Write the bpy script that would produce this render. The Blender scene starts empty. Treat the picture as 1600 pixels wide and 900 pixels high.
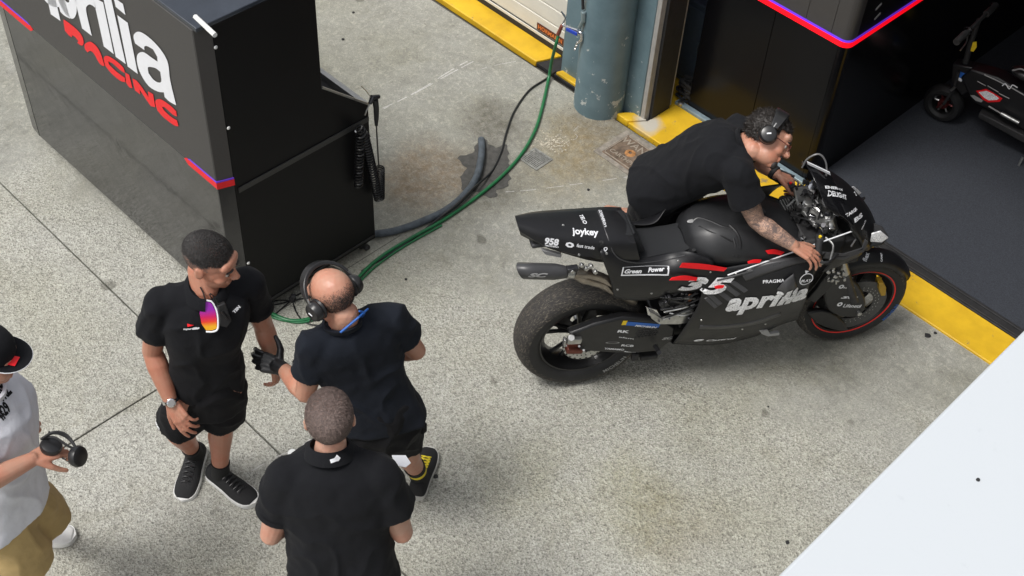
import bpy, bmesh, math, random
from math import radians, sin, cos, pi
from mathutils import Vector, Matrix, noise, Quaternion
from mathutils.bvhtree import BVHTree
random.seed(7)
SC = bpy.context.scene
COL = SC.collection
# ------------------------------------------------------------------ camera
FPX = 2022.86
CAMH = 5.1
MC = Matrix(((0.7024081, 0.7101727, 0.0477249), (-0.5414273, 0.4895752, 0.6835003), (0.4620383, -0.5059357, 0.7283884)))
cam_d = bpy.data.cameras.new('camera'); cam = bpy.data.objects.new('camera', cam_d); COL.objects.link(cam)
cam.matrix_world = Matrix.Translation((0, 0, CAMH)) @ MC.transposed().to_4x4()
cam_d.sensor_width = 36; cam_d.lens = FPX / 1600 * 36; cam_d.clip_end = 500; cam_d.clip_start = 0.05
SC.camera = cam
# ------------------------------------------------------------------ world, sun, exposure
W = bpy.data.worlds.new('World'); SC.world = W; W.use_nodes = True
wn = W.node_tree.nodes; wn.clear()
sky = wn.new('ShaderNodeTexSky'); sky.sky_type = 'NISHITA'; sky.sun_disc = False
SUN_EL, SUN_AZ = radians(62), radians(200)
sky.sun_elevation = SUN_EL; sky.sun_rotation = SUN_AZ; sky.dust_density = 4; sky.air_density = 1.2; sky.ozone_density = 1
hsv = wn.new('ShaderNodeHueSaturation'); hsv.inputs['Saturation'].default_value = 0.25
bg = wn.new('ShaderNodeBackground'); bg.inputs[1].default_value = 0.135
wo = wn.new('ShaderNodeOutputWorld')
W.node_tree.links.new(sky.outputs[0], hsv.inputs['Color']); W.node_tree.links.new(hsv.outputs[0], bg.inputs[0]); W.node_tree.links.new(bg.outputs[0], wo.inputs[0])
sd = bpy.data.lights.new('sun', 'SUN'); sd.energy = 1.9; sd.angle = radians(18); sd.color = (1, .97, .93)
so = bpy.data.objects.new('sun', sd); COL.objects.link(so)
sdir = Vector((sin(SUN_AZ) * cos(SUN_EL), cos(SUN_AZ) * cos(SUN_EL), sin(SUN_EL)))
so.rotation_euler = sdir.to_track_quat('Z', 'Y').to_euler()
vs = SC.view_settings; vs.view_transform = 'Standard'; vs.look = 'None'; vs.exposure = 0.24; vs.gamma = 1; vs.use_curve_mapping = False
# ------------------------------------------------------------------ survey helpers: where a sight line meets a plane
def ray(px, py): return MC.transposed() @ Vector((px - 800, 450 - py, -FPX))
def G(px, py, z=0.0):
    d = ray(px, py); return Vector((0, 0, CAMH)) + d * ((z - CAMH) / d.z)
def onplane(px, py, p0, n):
    d = ray(px, py); c = Vector((0, 0, CAMH)); return c + d * ((Vector(p0) - c).dot(n) / d.dot(n))
# ------------------------------------------------------------------ scene helpers
def link(o, parent=None):
    COL.objects.link(o)
    if parent is not None: o.parent = parent
    return o
def tag(o, label=None, cat=None, group=None, kind=None):
    if label: o['label'] = label
    if cat: o['category'] = cat
    if group: o['group'] = group
    if kind: o['kind'] = kind
    return o
def thing(name, label, cat, loc=(0, 0, 0), rz=0, group=None, parent=None):
    o = bpy.data.objects.new(name, None); link(o, parent); o.empty_display_size = .1
    o.location = loc; o.rotation_euler = (0, 0, rz); return tag(o, label, cat, group)
def copy_tree(o, parent=None):
    c = o.copy(); COL.objects.link(c); c.parent = parent
    for ch in [x for x in list(bpy.data.objects) if x.parent == o]: copy_tree(ch, c)
    return c
class MB:
    """collects shapes into one bmesh"""
    def __init__(s): s.bm = bmesh.new()
    def add(s, verts, faces):
        vv = [s.bm.verts.new(v) for v in verts]
        for f in faces:
            try: s.bm.faces.new([vv[i] for i in f])
            except ValueError: pass
        return s
    def box(s, c, d, rot=None):
        x, y, z = d[0] / 2, d[1] / 2, d[2] / 2
        R = rot if rot is not None else Matrix.Identity(3)
        vs_ = [Vector(c) + R @ Vector((a * x, b * y, e * z)) for e in (-1, 1) for b in (-1, 1) for a in (-1, 1)]
        return s.add(vs_, [(0, 2, 3, 1), (4, 5, 7, 6), (0, 1, 5, 4), (2, 6, 7, 3), (0, 4, 6, 2), (1, 3, 7, 5)])
    def bounds(s, a, b):
        return s.box([(a[i] + b[i]) / 2 for i in range(3)], [abs(b[i] - a[i]) for i in range(3)])
    def loft(s, rings, cap=True, closed=True):
        n = len(rings[0]); vs_ = [v for r in rings for v in r]; fs = []
        for k in range(len(rings) - 1):
            for i in range(n if closed else n - 1):
                j = (i + 1) % n; fs.append((k * n + i, k * n + j, (k + 1) * n + j, (k + 1) * n + i))
        if cap: fs.append(tuple(range(n - 1, -1, -1))); fs.append(tuple((len(rings) - 1) * n + i for i in range(n)))
        return s.add(vs_, fs)
    def prism(s, pts, vec, origin=(0, 0, 0)):
        vec = Vector(vec); a = [Vector(origin) + Vector(p) for p in pts]
        return s.loft([a, [p + vec for p in a]])
    def tube(s, path, r, n=8, cap=True, flat=None):
        path = [Vector(p) for p in path]; rings = []; up = None
        for i, p in enumerate(path):
            t = (path[min(i + 1, len(path) - 1)] - path[max(i - 1, 0)])
            t = t.normalized() if t.length > 1e-9 else Vector((0, 0, 1))
            if up is None: up = t.orthogonal().normalized()
            else:
                up = up - t * up.dot(t)
                up = up.normalized() if up.length > 1e-6 else t.orthogonal().normalized()
            w = t.cross(up); rr = r[i] if isinstance(r, (list, tuple)) else r
            rings.append([p + (up * cos(2 * pi * k / n) + w * sin(2 * pi * k / n)) * rr for k in range(n)])
        return s.loft(rings, cap)
    def lathe(s, prof, c=(0, 0, 0), axis=(0, 0, 1), n=32, cap=False, a0=0, a1=2 * pi):
        ax = Vector(axis).normalized(); u = ax.orthogonal().normalized(); w = ax.cross(u); c = Vector(c); rings = []
        for k in range(n):
            a = a0 + (a1 - a0) * k / (n if abs(a1 - a0 - 2 * pi) < 1e-6 else n - 1)
            rings.append([c + ax * h + (u * cos(a) + w * sin(a)) * r for r, h in prof])
        if abs(a1 - a0 - 2 * pi) < 1e-6: rings.append(rings[0][:])
        m = len(prof); vs_ = [v for r in rings for v in r]; fs = []
        for k in range(len(rings) - 1):
            for i in range(m - 1): fs.append((k * m + i, (k + 1) * m + i, (k + 1) * m + i + 1, k * m + i + 1))
        s.add(vs_, fs); bmesh.ops.remove_doubles(s.bm, verts=s.bm.verts, dist=1e-5); return s
    def ell(s, c, r, rot=None, sub=3):
        R = rot if rot is not None else Matrix.Identity(3)
        M4 = Matrix.Translation(Vector(c)) @ R.to_4x4() @ Matrix.Diagonal((r[0], r[1], r[2], 1))
        bmesh.ops.create_icosphere(s.bm, subdivisions=sub, radius=1, matrix=M4); return s
    def cyl(s, a, b, r, n=16, r2=None): return s.tube([a, b], [r, r if r2 is None else r2], n)
    def build(s, name, mat=None, parent=None, smooth=False, bevel=0, seg=2, loc=None, sub=0, tagk=None, sharp=40):
        bmesh.ops.recalc_face_normals(s.bm, faces=s.bm.faces)
        me = bpy.data.meshes.new(name); s.bm.to_mesh(me); s.bm.free()
        o = bpy.data.objects.new(name, me); link(o, parent)
        if loc is not None: o.location = loc
        if mat: me.materials.append(mat)
        if smooth:
            for p in me.polygons: p.use_smooth = True
            if sharp < 180: me.set_sharp_from_angle(angle=radians(sharp))
        if bevel:
            m = o.modifiers.new('bevel', 'BEVEL'); m.width = bevel; m.segments = seg; m.limit_method = 'ANGLE'; m.angle_limit = radians(35)
            for p in me.polygons: p.use_smooth = True
            m.harden_normals = False
            me.set_sharp_from_angle(angle=radians(60))
        if sub:
            m = o.modifiers.new('sub', 'SUBSURF'); m.levels = sub; m.render_levels = sub
        if tagk: o['kind'] = tagk
        return o
def catmull(pts, n=8):
    pts = [Vector(p) for p in pts]; P = [pts[0] * 2 - pts[1]] + pts + [pts[-1] * 2 - pts[-2]]; out = []
    for i in range(1, len(P) - 2):
        for k in range(n):
            t = k / n; a, b, c, d = P[i - 1:i + 3]
            out.append(.5 * ((2 * b) + (c - a) * t + (2 * a - 5 * b + 4 * c - d) * t * t + (3 * b - a - 3 * c + d) * t ** 3))
    return out + [pts[-1]]
# ------------------------------------------------------------------ materials
class NT:
    def __init__(s, name):
        s.m = bpy.data.materials.new(name); s.m.use_nodes = True; s.t = s.m.node_tree; s.p = s.t.nodes['Principled BSDF']; s._c = None
    def n(s, t, **k):
        x = s.t.nodes.new('ShaderNode' + t)
        for a, b in k.items():
            if a in x.inputs: s.set(x.inputs[a], b)
            else: setattr(x, a, b)
        return x
    def set(s, sock, v):
        if isinstance(v, bpy.types.NodeSocket): s.t.links.new(v, sock)
        elif isinstance(v, (tuple, list)) and len(v) == 3 and sock.type == 'RGBA': sock.default_value = (*v, 1)
        else: sock.default_value = v
    def co(s):
        if s._c is None: s._c = s.n('TexCoord').outputs['Object']
        return s._c
    def geo(s): return s.n('NewGeometry').outputs['Position']
    def noise(s, scale, detail=4, rough=.5, vec=None, dist=0):
        x = s.n('TexNoise', Scale=scale, Detail=detail, Roughness=rough, Distortion=dist); s.set(x.inputs['Vector'], vec if vec is not None else s.co()); return x.outputs['Fac']
    def ramp(s, f, *st):
        x = s.n('ValToRGB'); s.set(x.inputs[0], f); e = x.color_ramp.elements
        while len(e) < len(st): e.new(.5)
        for i, (p, c) in enumerate(st):
            e[i].position = p; e[i].color = (c, c, c, 1) if isinstance(c, (int, float)) else (*c, 1)
        return x.outputs[0]
    def mix(s, f, a, b, mode='MIX'):
        x = s.n('Mix', data_type='RGBA', blend_type=mode)
        s.set(x.inputs[0], f); s.set(x.inputs[6], a); s.set(x.inputs[7], b); return x.outputs[2]
    def math(s, op, a, b=0.0, c=0.0):
        x = s.n('Math', operation=op); s.set(x.inputs[0], a); s.set(x.inputs[1], b); s.set(x.inputs[2], c); return x.outputs[0]
    def blob(s, c, r, soft=.5, warp=.35, ws=3.0):
        """1 inside a ragged patch of radius r around the world point c"""
        g = s.geo(); nz = s.n('TexNoise', Scale=ws, Detail=5.0); s.set(nz.inputs['Vector'], g)
        off = s.n('VectorMath', operation='SUBTRACT'); s.set(off.inputs[0], nz.outputs['Color']); off.inputs[1].default_value = (.5, .5, .5)
        sc = s.n('VectorMath', operation='SCALE'); s.set(sc.inputs[0], off.outputs[0]); sc.inputs['Scale'].default_value = warp * 2
        ad = s.n('VectorMath', operation='ADD'); s.set(ad.inputs[0], g); s.set(ad.inputs[1], sc.outputs[0])
        d = s.n('VectorMath', operation='DISTANCE'); s.set(d.inputs[0], ad.outputs[0]); d.inputs[1].default_value = c
        return s.n('MapRange', **{'Value': d.outputs['Value'], 'From Min': r * (1 - soft), 'From Max': r * (1 + soft), 'To Min': 1.0, 'To Max': 0.0}).outputs[0]
    def bump(s, h, strength=.3, dist=.01, prev=None):
        x = s.n('Bump', Strength=strength, Distance=dist); s.set(x.inputs['Height'], h)
        if prev is not None: s.set(x.inputs['Normal'], prev)
        s.t.links.new(x.outputs[0], s.p.inputs['Normal']); return x.outputs[0]
    def base(s, v): s.set(s.p.inputs['Base Color'], v); return s
    def rough(s, v): s.set(s.p.inputs['Roughness'], v); return s
    def metal(s, v): s.set(s.p.inputs['Metallic'], v); return s
def pbr(name, c, rough=.5, metal=0, var=.12, vs=25, bump=0, bs=200, bd=.002, coat=0, spec=None, rv=.08):
    m = NT(name); f = m.noise(vs, 5, .6)
    m.base(m.mix(m.ramp(f, (.3, 0.0), (.7, 1.0)), tuple(x * (1 - var) for x in c), tuple(min(1, x * (1 + var)) for x in c)))
    m.rough(m.n('MapRange', **{'Value': f, 'To Min': max(0, rough - rv), 'To Max': min(1, rough + rv)}).outputs[0]); m.metal(metal)
    if bump: m.bump(m.noise(bs, 4, .6), bump, bd)
    if coat: m.p.inputs['Coat Weight'].default_value = coat; m.p.inputs['Coat Roughness'].default_value = .08
    if spec is not None: m.p.inputs['Specular IOR Level'].default_value = spec
    return m.m
def emis(name, c, s):
    m = NT(name); m.base(c); m.rough(.4); m.set(m.p.inputs['Emission Color'], c); m.p.inputs['Emission Strength'].default_value = s; return m.m
M = {}
def concrete(name, smoothcut=True):
    m = NT(name); g = m.geo()
    sx = m.n('SeparateXYZ'); m.set(sx.inputs[0], g)
    # exposed aggregate: pale and dark chips of a few millimetres
    v1 = m.n('TexVoronoi', Scale=120.0); m.set(v1.inputs['Vector'], g)
    v2 = m.n('TexVoronoi', Scale=210.0); m.set(v2.inputs['Vector'], g)
    chip = m.ramp(m.n('SeparateColor', Color=v1.outputs['Color']).outputs[0], (.0, (.13, .126, .118)), (.25, (.32, .31, .285)), (.62, (.42, .41, .38)), (1, (.58, .57, .54)))
    chip2 = m.ramp(m.n('SeparateColor', Color=v2.outputs['Color']).outputs[1], (.05, (.2, .19, .175)), (.5, (.41, .40, .37)), (1, (.55, .54, .5)))
    agg = m.mix(.45, chip, chip2)
    dark = m.ramp(m.noise(70, 6, .75, g), (.38, (.30, .30, .29)), (.475, 1.0))
    agg = m.mix(.55, agg, m.mix(1.0, agg, dark, 'MULTIPLY'))
    fine = m.ramp(m.noise(9, 8, .7, g), (.3, (.25, .246, .23)), (.7, (.36, .355, .33)))
    fine = m.mix(m.ramp(m.noise(150, 4, .7, g), (.34, .75), (.55, 0.0)), fine, (.15, .145, .13))
    fine = m.mix(m.ramp(m.noise(34, 7, .8, g, 1.0), (.50, 0.0), (.62, .55)), fine, (.50, .48, .43)); fine = m.mix(m.ramp(m.noise(24, 7, .8, g, .6), (.33, .6), (.44, 0.0)), fine, (.13, .12, .105))
    msk = m.math('ADD', m.math('MULTIPLY', m.math('SUBTRACT', sx.outputs[1], 3.05), 1.1), m.math('MULTIPLY', m.math('SUBTRACT', -2.9, sx.outputs[0]), .55))
    msk = m.math('ADD', msk, m.math('MULTIPLY', m.math('SUBTRACT', m.noise(1.6, 5, .6, g), .5), 2.2))
    mk = m.ramp(msk, (.25, 0.0), (.9, 1.0))
    c = m.mix(mk, agg, fine)
    # broad weathering
    c = m.mix(m.ramp(m.noise(1.1, 4, .55, g), (.4, 0.0), (.68, .5)), c, m.mix(1.0, c, (.86, .845, .72), 'MULTIPLY'))
    c = m.mix(m.ramp(m.noise(.8, 6, .6, g, .6), (.45, 0.0), (.7, .42)), c, m.mix(1.0, c, (.72, .72, .70), 'MULTIPLY'))
    det = m.ramp(m.noise(16, 8, .75, g), (.35, .35), (.62, 1.0))
    for (px, py, r, w, col, k, soft) in STAINS:
        p = G(px, py); c = m.mix(m.math('MULTIPLY', m.math('MULTIPLY', m.blob(tuple(p), r, soft, w), k), det), c, m.mix(1.0, c, col, 'MULTIPLY'))
    c = m.mix(m.ramp(m.noise(5.5, 7, .72, g, 1.2), (.53, 0.0), (.66, .38)), c, m.mix(1.0, c, (1.22, 1.22, 1.2), 'MULTIPLY'))
    c = m.mix(m.ramp(m.noise(3.1, 8, .75, g, .8), (.52, 0.0), (.64, .34)), c, m.mix(1.0, c, (.62, .60, .52), 'MULTIPLY'))
    c = m.mix(m.ramp(m.noise(3.7, 2, .5, g), (.715, 0.0), (.74, .8)), c, m.mix(1.0, c, (.45, .44, .42), 'MULTIPLY'))
    c = m.mix(1.0, c, (.985, 1.0, .965), 'MULTIPLY'); m.base(c); m.rough(.88)
    h = m.mix(mk, v1.outputs['Distance'], m.math('MULTIPLY', m.noise(60, 6, .7, g), .4))
    m.bump(h, .8, .005)
    return m.m
STAINS = [(768, 196, .17, .22, (.36, .33, .31), .85, .6), (768, 262, .22, .16, (.40, .37, .34), .7, .5), (680, 268, .26, .24, (.72, .54, .40), .8, .5), (930, 188, .16, .1, (.55, .47, .38), .7, .5), (985, 240, .26, .1, (.55, .48, .40), .6, .5), (640, 300, .22, .2, (.74, .62, .5), .5, .6),
          (900, 235, .22, .2, (.95, .82, .62), .9, .5), (880, 275, .20, .15, (.78, .68, .5), .8, .6), (870, 215, .18, .15, (.80, .72, .58), .7, .6),
          (940, 195, .25, .15, (.95, .88, .74), .7, .5), (770, 300, .18, .12, (.5, .48, .45), .7, .4), (1000, 790, .22, .3, (.80, .78, .60), .7, .6),
          (830, 760, .20, .3, (.84, .82, .66), .6, .6), (1050, 830, .2, .25, (.72, .66, .60), .5, .5), (1120, 650, .25, .25, (.9, .9, .84), .6, .5),
          (985, 560, .25, .3, (.62, .62, .6), .7, .7), (1300, 560, .3, .2, (.7, .7, .68), .6, .7), (1000, 210, .16, .1, (.62, .6, .55), .6, .5), (560, 270, .2, .2, (.8, .8, .78), .6, .5)]
M['concrete'] = concrete('weathered_concrete')
M['joint'] = pbr('joint_dirt', (.07, .065, .055), .95, var=.4, vs=60)
def yellow():
    m = NT('yellow_floor_paint'); g = m.geo()
    c = m.ramp(m.noise(7, 6, .6, g), (.3, (.60, .36, .015)), (.7, (.76, .48, .02)))
    w = m.ramp(m.noise(10, 8, .78, g), (.63, 0.0), (.67, .9))
    c = m.mix(w, c, (.22, .19, .13)); c = m.mix(m.ramp(m.noise(2.3, 4, .6, g), (.45, 0.0), (.7, .55)), c, m.mix(1.0, c, (.62, .58, .5), 'MULTIPLY'))
    p = onplane(1015, 188, (0, 0, .04), Vector((0, 0, 1)))
    c = m.mix(m.blob(tuple(p), .085, .35, .05, 9.0), c, (.50, .47, .40))
    m.base(c); m.rough(.55); m.bump(m.noise(90, 5, .6, g), .25, .003); return m.m
M['yellow'] = yellow()
def blue_paint():
    m = NT('blue_grey_paint'); g = m.geo()
    c = m.ramp(m.noise(6, 6, .6, g), (.3, (.105, .165, .19)), (.7, (.15, .225, .255)))
    sx = m.n('SeparateXYZ'); m.set(sx.inputs[0], g)
    low = m.n('MapRange', **{'Value': sx.outputs[2], 'From Min': .0, 'From Max': .9, 'To Min': .135, 'To Max': 0.0}).outputs[0]
    ch = m.math('ADD', m.noise(13, 7, .7, g), low)
    c = m.mix(m.ramp(ch, (.705, 0.0), (.715, 1.0)), c, (.50, .52, .50))
    c = m.mix(m.ramp(m.noise(25, 6, .7, g), (.7, 0.0), (.72, .8)), c, (.14, .12, .10))
    m.base(c); m.rough(.5); m.bump(m.noise(40, 5, .6, g), .15, .004); return m.m
M['blue'] = blue_paint()
M['white_door'] = pbr('cream_door_enamel', (.66, .64, .57), .4, var=.05, vs=6)
M['rubber'] = pbr('black_rubber', (.018, .018, .019), .7, var=.4, vs=30, bump=.2, bs=120)
M['beige_metal'] = pbr('bare_grey_door_frame', (.36, .35, .33), .55, var=.12, vs=20, bump=.1)
M['steel'] = pbr('worn_steel', (.5, .5, .49), .35, 1, var=.2, vs=40)
M['chrome'] = pbr('polished_chrome', (.75, .75, .76), .15, 1, var=.05)
M['darksteel'] = pbr('dark_anodised_metal', (.06, .06, .065), .38, .8, var=.3, vs=60)
M['black_panel'] = pbr('matt_black_panel', (.005, .005, .006), .5, var=.2, vs=4, spec=.18)
M['text_white'] = pbr('white_vinyl', (.78, .79, .82), .45, var=.03)
M['text_red'] = pbr('red_vinyl', (.80, .006, .012), .45, var=.05)
M['text_yellow'] = pbr('yellow_vinyl', (.85, .6, .02), .45, var=.05)
M['text_blue'] = pbr('blue_vinyl', (.02, .12, .45), .45, var=.05)
M['text_grey'] = pbr('grey_vinyl', (.30, .30, .30), .45, var=.05)
M['purple'] = pbr('violet_vinyl', (.16, .05, .62), .45, var=.05)
M['white_ledge'] = None
# ------------------------------------------------------------------ lettering
def curve_mesh(cu):
    o = bpy.data.objects.new('tmp', cu); COL.objects.link(o)
    dg = bpy.context.evaluated_depsgraph_get(); me = bpy.data.meshes.new_from_object(o.evaluated_get(dg))
    bpy.data.objects.remove(o); bpy.data.curves.remove(cu); return me
def text_bm(s, size=1.0, bold=0.0, shear=0.0, space=1.0, ax='CENTER', res=3):
    cu = bpy.data.curves.new('t', 'FONT'); cu.body = s; cu.size = size; cu.offset = bold * size; cu.shear = shear; cu.space_character = space
    cu.align_x = ax; cu.align_y = 'CENTER'; cu.resolution_u = res
    me = curve_mesh(cu); bm = bmesh.new(); bm.from_mesh(me); bpy.data.meshes.remove(me); return bm
def poly_bm(outlines, thick=0.0):
    """filled outlines (2-D), later ones inside earlier ones are holes"""
    cu = bpy.data.curves.new('t', 'CURVE'); cu.dimensions = '2D'; cu.fill_mode = 'BOTH'
    for pts in outlines:
        sp = cu.splines.new('POLY'); sp.points.add(len(pts) - 1)
        for i, p in enumerate(pts): sp.points[i].co = (p[0], p[1], 0, 1)
        sp.use_cyclic_u = True
    me = curve_mesh(cu); bm = bmesh.new(); bm.from_mesh(me); bpy.data.meshes.remove(me); return bm
def lay(name, bm, mat, o, right, up, parent=None, targets=None, lift=.002, smooth_n=None, sx=1.0, tol=.12):
    """lays flat lettering at point o; with targets it is wrapped onto their surface (all in the frame of parent)"""
    right = Vector(right).normalized(); up = Vector(up); up = (up - right * up.dot(right)).normalized(); n = right.cross(up)
    if targets:
        bmesh.ops.triangulate(bm, faces=bm.faces)
        for _ in range(2):
            long_ = [e for e in bm.edges if e.calc_length() > .03]
            if long_: bmesh.ops.subdivide_edges(bm, edges=long_, cuts=1)
    for v in bm.verts:
        p = Vector(o) + right * (v.co.x * sx) + up * v.co.y + n * v.co.z
        if targets:
            best = None
            for t in targets:
                h = t.ray_cast(p + n * tol, -n, tol * 2.2)
                if h[0] is not None and (best is None or h[3] < best[1]): best = (h[0], h[3], h[1])
            if best: p = best[0] + n * lift
        v.co = p
    me = bpy.data.meshes.new(name); bm.to_mesh(me); bm.free(); ob = bpy.data.objects.new(name, me); link(ob, parent); me.materials.append(mat); return ob
def tree_of(ob):
    dg = bpy.context.evaluated_depsgraph_get(); e = ob.evaluated_get(dg); bm = bmesh.new(); bm.from_mesh(e.to_mesh()); t = BVHTree.FromBMesh(bm); bm.free(); return t
# ================================================================== GROUND
gr = MB().bounds((-45, -45, -.3), (45, 45, -.035)).build('ground', M['joint']); tag(gr, kind='structure')
def slab(x0, x1, y0, y1, wob=0):
    g = .0045; m = MB(); n = 24
    def edge(a, b, off):
        return [Vector(a).lerp(Vector(b), t / n) + Vector(off) * noise.noise(Vector(a).lerp(Vector(b), t / n) * 3.1) for t in range(n)]
    x0 += g; x1 -= g; y0 += g; y1 -= g
    pts = edge((x0, y0, 0), (x1, y0, 0), (0, .0035, 0)) + edge((x1, y0, 0), (x1, y1, 0), (.0035, 0, 0)) + edge((x1, y1, 0), (x0, y1, 0), (0, .0035, 0)) + edge((x0, y1, 0), (x0, y0, 0), (.0035, 0, 0))
    m.prism([p - Vector((0, 0, .034)) for p in pts], (0, 0, .034))
    o = m.build('concrete_slab', M['concrete'], gr, bevel=.002, seg=1); return o
YJ = 1.955
slab(-16, 9, YJ, 5.03); slab(-3.93, 9, -3, YJ); slab(-16, -3.93, -3, YJ); slab(-16, 9, -16, -3)
def groove(x, y0, y1, w=.004):
    m = MB(); N_ = 60
    for i in range(N_):
        a, b = y0 + (y1 - y0) * i / N_, y0 + (y1 - y0) * (i + 1) / N_; xa, xb = x + .004 * noise.noise(Vector((x, a * 3, 0))), x + .004 * noise.noise(Vector((x, b * 3, 0)))
        m.add([(xa - w / 2, a, .0012), (xa + w / 2, a, .0012), (xb + w / 2, b, .0012), (xb - w / 2, b, .0012)], [(0, 1, 2, 3)])
    m.build('saw_cut', M['joint'], gr)
groove(-3.94, YJ, 3.36); groove(-8.0, YJ, 5)
# cut and chalk lines that cross the slabs
M['scratch'] = pbr('pale_scuff', (.47, .46, .44), .9, var=.3, vs=90)
def scuff(pts, w=.006):
    P_ = [G(*p) for p in pts]; P_ = catmull(P_, 8); m = MB()
    for a, b in zip(P_, P_[1:]):
        if noise.noise(a * 16) < -.08: continue
        d = (b - a).normalized(); s = Vector((-d.y, d.x, 0)) * w * (.5 + .8 * abs(noise.noise(a * 14)))
        m.add([a + s + Vector((0, 0, .0012)), a - s + Vector((0, 0, .0012)), b - s + Vector((0, 0, .0012)), b + s + Vector((0, 0, .0012))], [(0, 1, 2, 3)])
    m.build('scuff_line', M['scratch'], gr)
scuff([(600, 170), (655, 141), (700, 113), (735, 93)], .006); scuff([(590, 173), (650, 145), (700, 117), (740, 96)], .005); scuff([(752, 108), (775, 102), (806, 96)], .003)
scuff([(790, 300), (830, 297), (900, 288), (985, 276)], .003); scuff([(908, 309), (960, 323), (1000, 330)], .003); scuff([(574, 211), (590, 216), (600, 216)], .003)
scuff([(395, 735), (430, 715), (470, 700)], .004)
# stray rubber bits on the concrete
def bit(px, py, r, label, sides=4):
    c = G(px, py); m = MB(); n = 9 if sides > 4 else sides; ph = random.random()
    pts = [Vector((cos(ph + 2 * pi * k / n), sin(ph + 2 * pi * k / n), 0)) * r * random.uniform(.75, 1.1) for k in range(n)]
    o = m.prism([p + Vector((0, 0, .001)) for p in pts], (0, 0, .006)).build('rubber_scrap', M['rubber'], loc=c, bevel=.0015, seg=1)
    tag(o, label, 'debris', 'rubber scraps lying on the concrete')
bit(1230, 848, .014, 'square black rubber scrap on the concrete near the white ledge'); bit(1200, 636, .006, 'tiny round dark speck on open concrete below the motorcycle', 6)
bit(1449, 525, .018, 'flat black scrap beside the yellow kerb in front of the front wheel', 5); bit(1461, 521, .010, 'small black crumb just right of the scrap by the yellow kerb', 5)
bit(681, 745, .013, 'dark scrap next to the heel of the yellow laced shoe', 6); bit(634, 437, .008, 'black bird-shaped crumb right of the bald man head', 5)
bit(536, 62, .011, 'black pebble on the concrete beside the tall cart', 6); bit(552, 20, .009, 'small dark pebble far up beside the tall cart', 6); bit(919, 297, .010, 'dark chip between the drain and the manhole cover', 6)
# dark patch the thick hose comes out of
def flat_patch(name, outline, mat, z=.003, th=None, rough=.020, parent=gr):
    P_ = [G(*p) for p in outline]; P_ = catmull(P_ + [P_[0]], 3)[:-1]; pts = []
    for i, a in enumerate(P_):
        b = P_[(i + 1) % len(P_)]; n = max(1, int((b - a).length / .007))
        for k in range(n):
            q = a.lerp(b, k / n); pts.append(Vector((q.x + rough * noise.noise(q * 21), q.y + rough * noise.noise(q * 21 + Vector((9, 3, 1))), z)))
    bm = poly_bm([[(p.x, p.y) for p in pts]]); 
    for v in bm.verts: v.co.z = z
    me = bpy.data.meshes.new(name); bm.to_mesh(me); bm.free(); me.materials.append(mat); o = bpy.data.objects.new(name, me); link(o, parent); return o
M['patch'] = pbr('damp_dark_filler', (.062, .060, .055), .75, var=.35, vs=30, bump=.5, bs=90, bd=.004)
flat_patch('dark_patch', [(738, 240), (752, 218), (775, 232), (792, 226), (794, 246), (796, 270), (794, 292), (776, 296), (776, 308), (762, 307), (740, 300), (724, 296), (720, 278), (728, 262), (716, 248)], M['patch'])
M['rubble'] = pbr('crumbled_mortar', (.44, .40, .32), .95, var=.35, vs=50, bump=.5)
mb = MB()
for i in range(260):
    px = random.gauss(862, 13); py = random.gauss(223, 7); c = G(px, py); r = random.uniform(.0015, .0075)
    mb.ell(c + Vector((0, 0, r * .3)), (r, r * random.uniform(.6, 1.2), r * .5), Matrix.Rotation(random.random() * 6, 3, 'Z'), 1)
mb.build('crumbled_mortar', M['rubble'], tagk='stuff')
scuff([(905, 196), (896, 206), (902, 214), (890, 224)], .002)
# grit and crumbs spread along the foot of the building
mb = MB()
for i in range(260):
    u = random.random(); px = 840 + u * 170 + random.gauss(0, 25); py = 150 + u * 70 + random.gauss(0, 22)
    if random.random() < .3: px, py = random.uniform(560, 1500), random.uniform(60, 880)
    c = G(px, py); r = random.uniform(.001, .0032)
    mb.ell(c + Vector((0, 0, r * .4)), (r, r, r * .7), None, 1)
g_ = mb.build('grit', M['joint'], tagk='stuff')
# drain grate
c = G(837, 249); dr = thing('drain_grate', 'small square steel drain grate with rows of holes set in the concrete', 'drain', c, radians(1))
mb = MB(); s = .0135; N = 5
for i in range(-5, 6):
    mb.bounds((-.066, i * .0122 - .0028, .0), (.066, i * .0122 + .0028, .0046)); mb.bounds((i * .0122 - .0028, -.066, .0), (i * .0122 + .0028, .066, .0052))
mb.build('grid', pbr('grey_galvanised_grate', (.30, .30, .28), .55, .6, var=.3, vs=40), dr)
f = MB()
for a in (-1, 1): f.bounds((-.075, a * .0655 - .007, 0), (.075, a * .0655 + .007, .0062)); f.bounds((a * .0675 - .007, -.058, 0), (a * .0675 + .007, .058, .0058))
f.build('grate_frame', bpy.data.materials['grey_galvanised_grate'], dr)
MB().bounds((-.07, -.07, .0008), (.07, .07, .0016)).build('pit', M['rubber'], dr)
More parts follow.
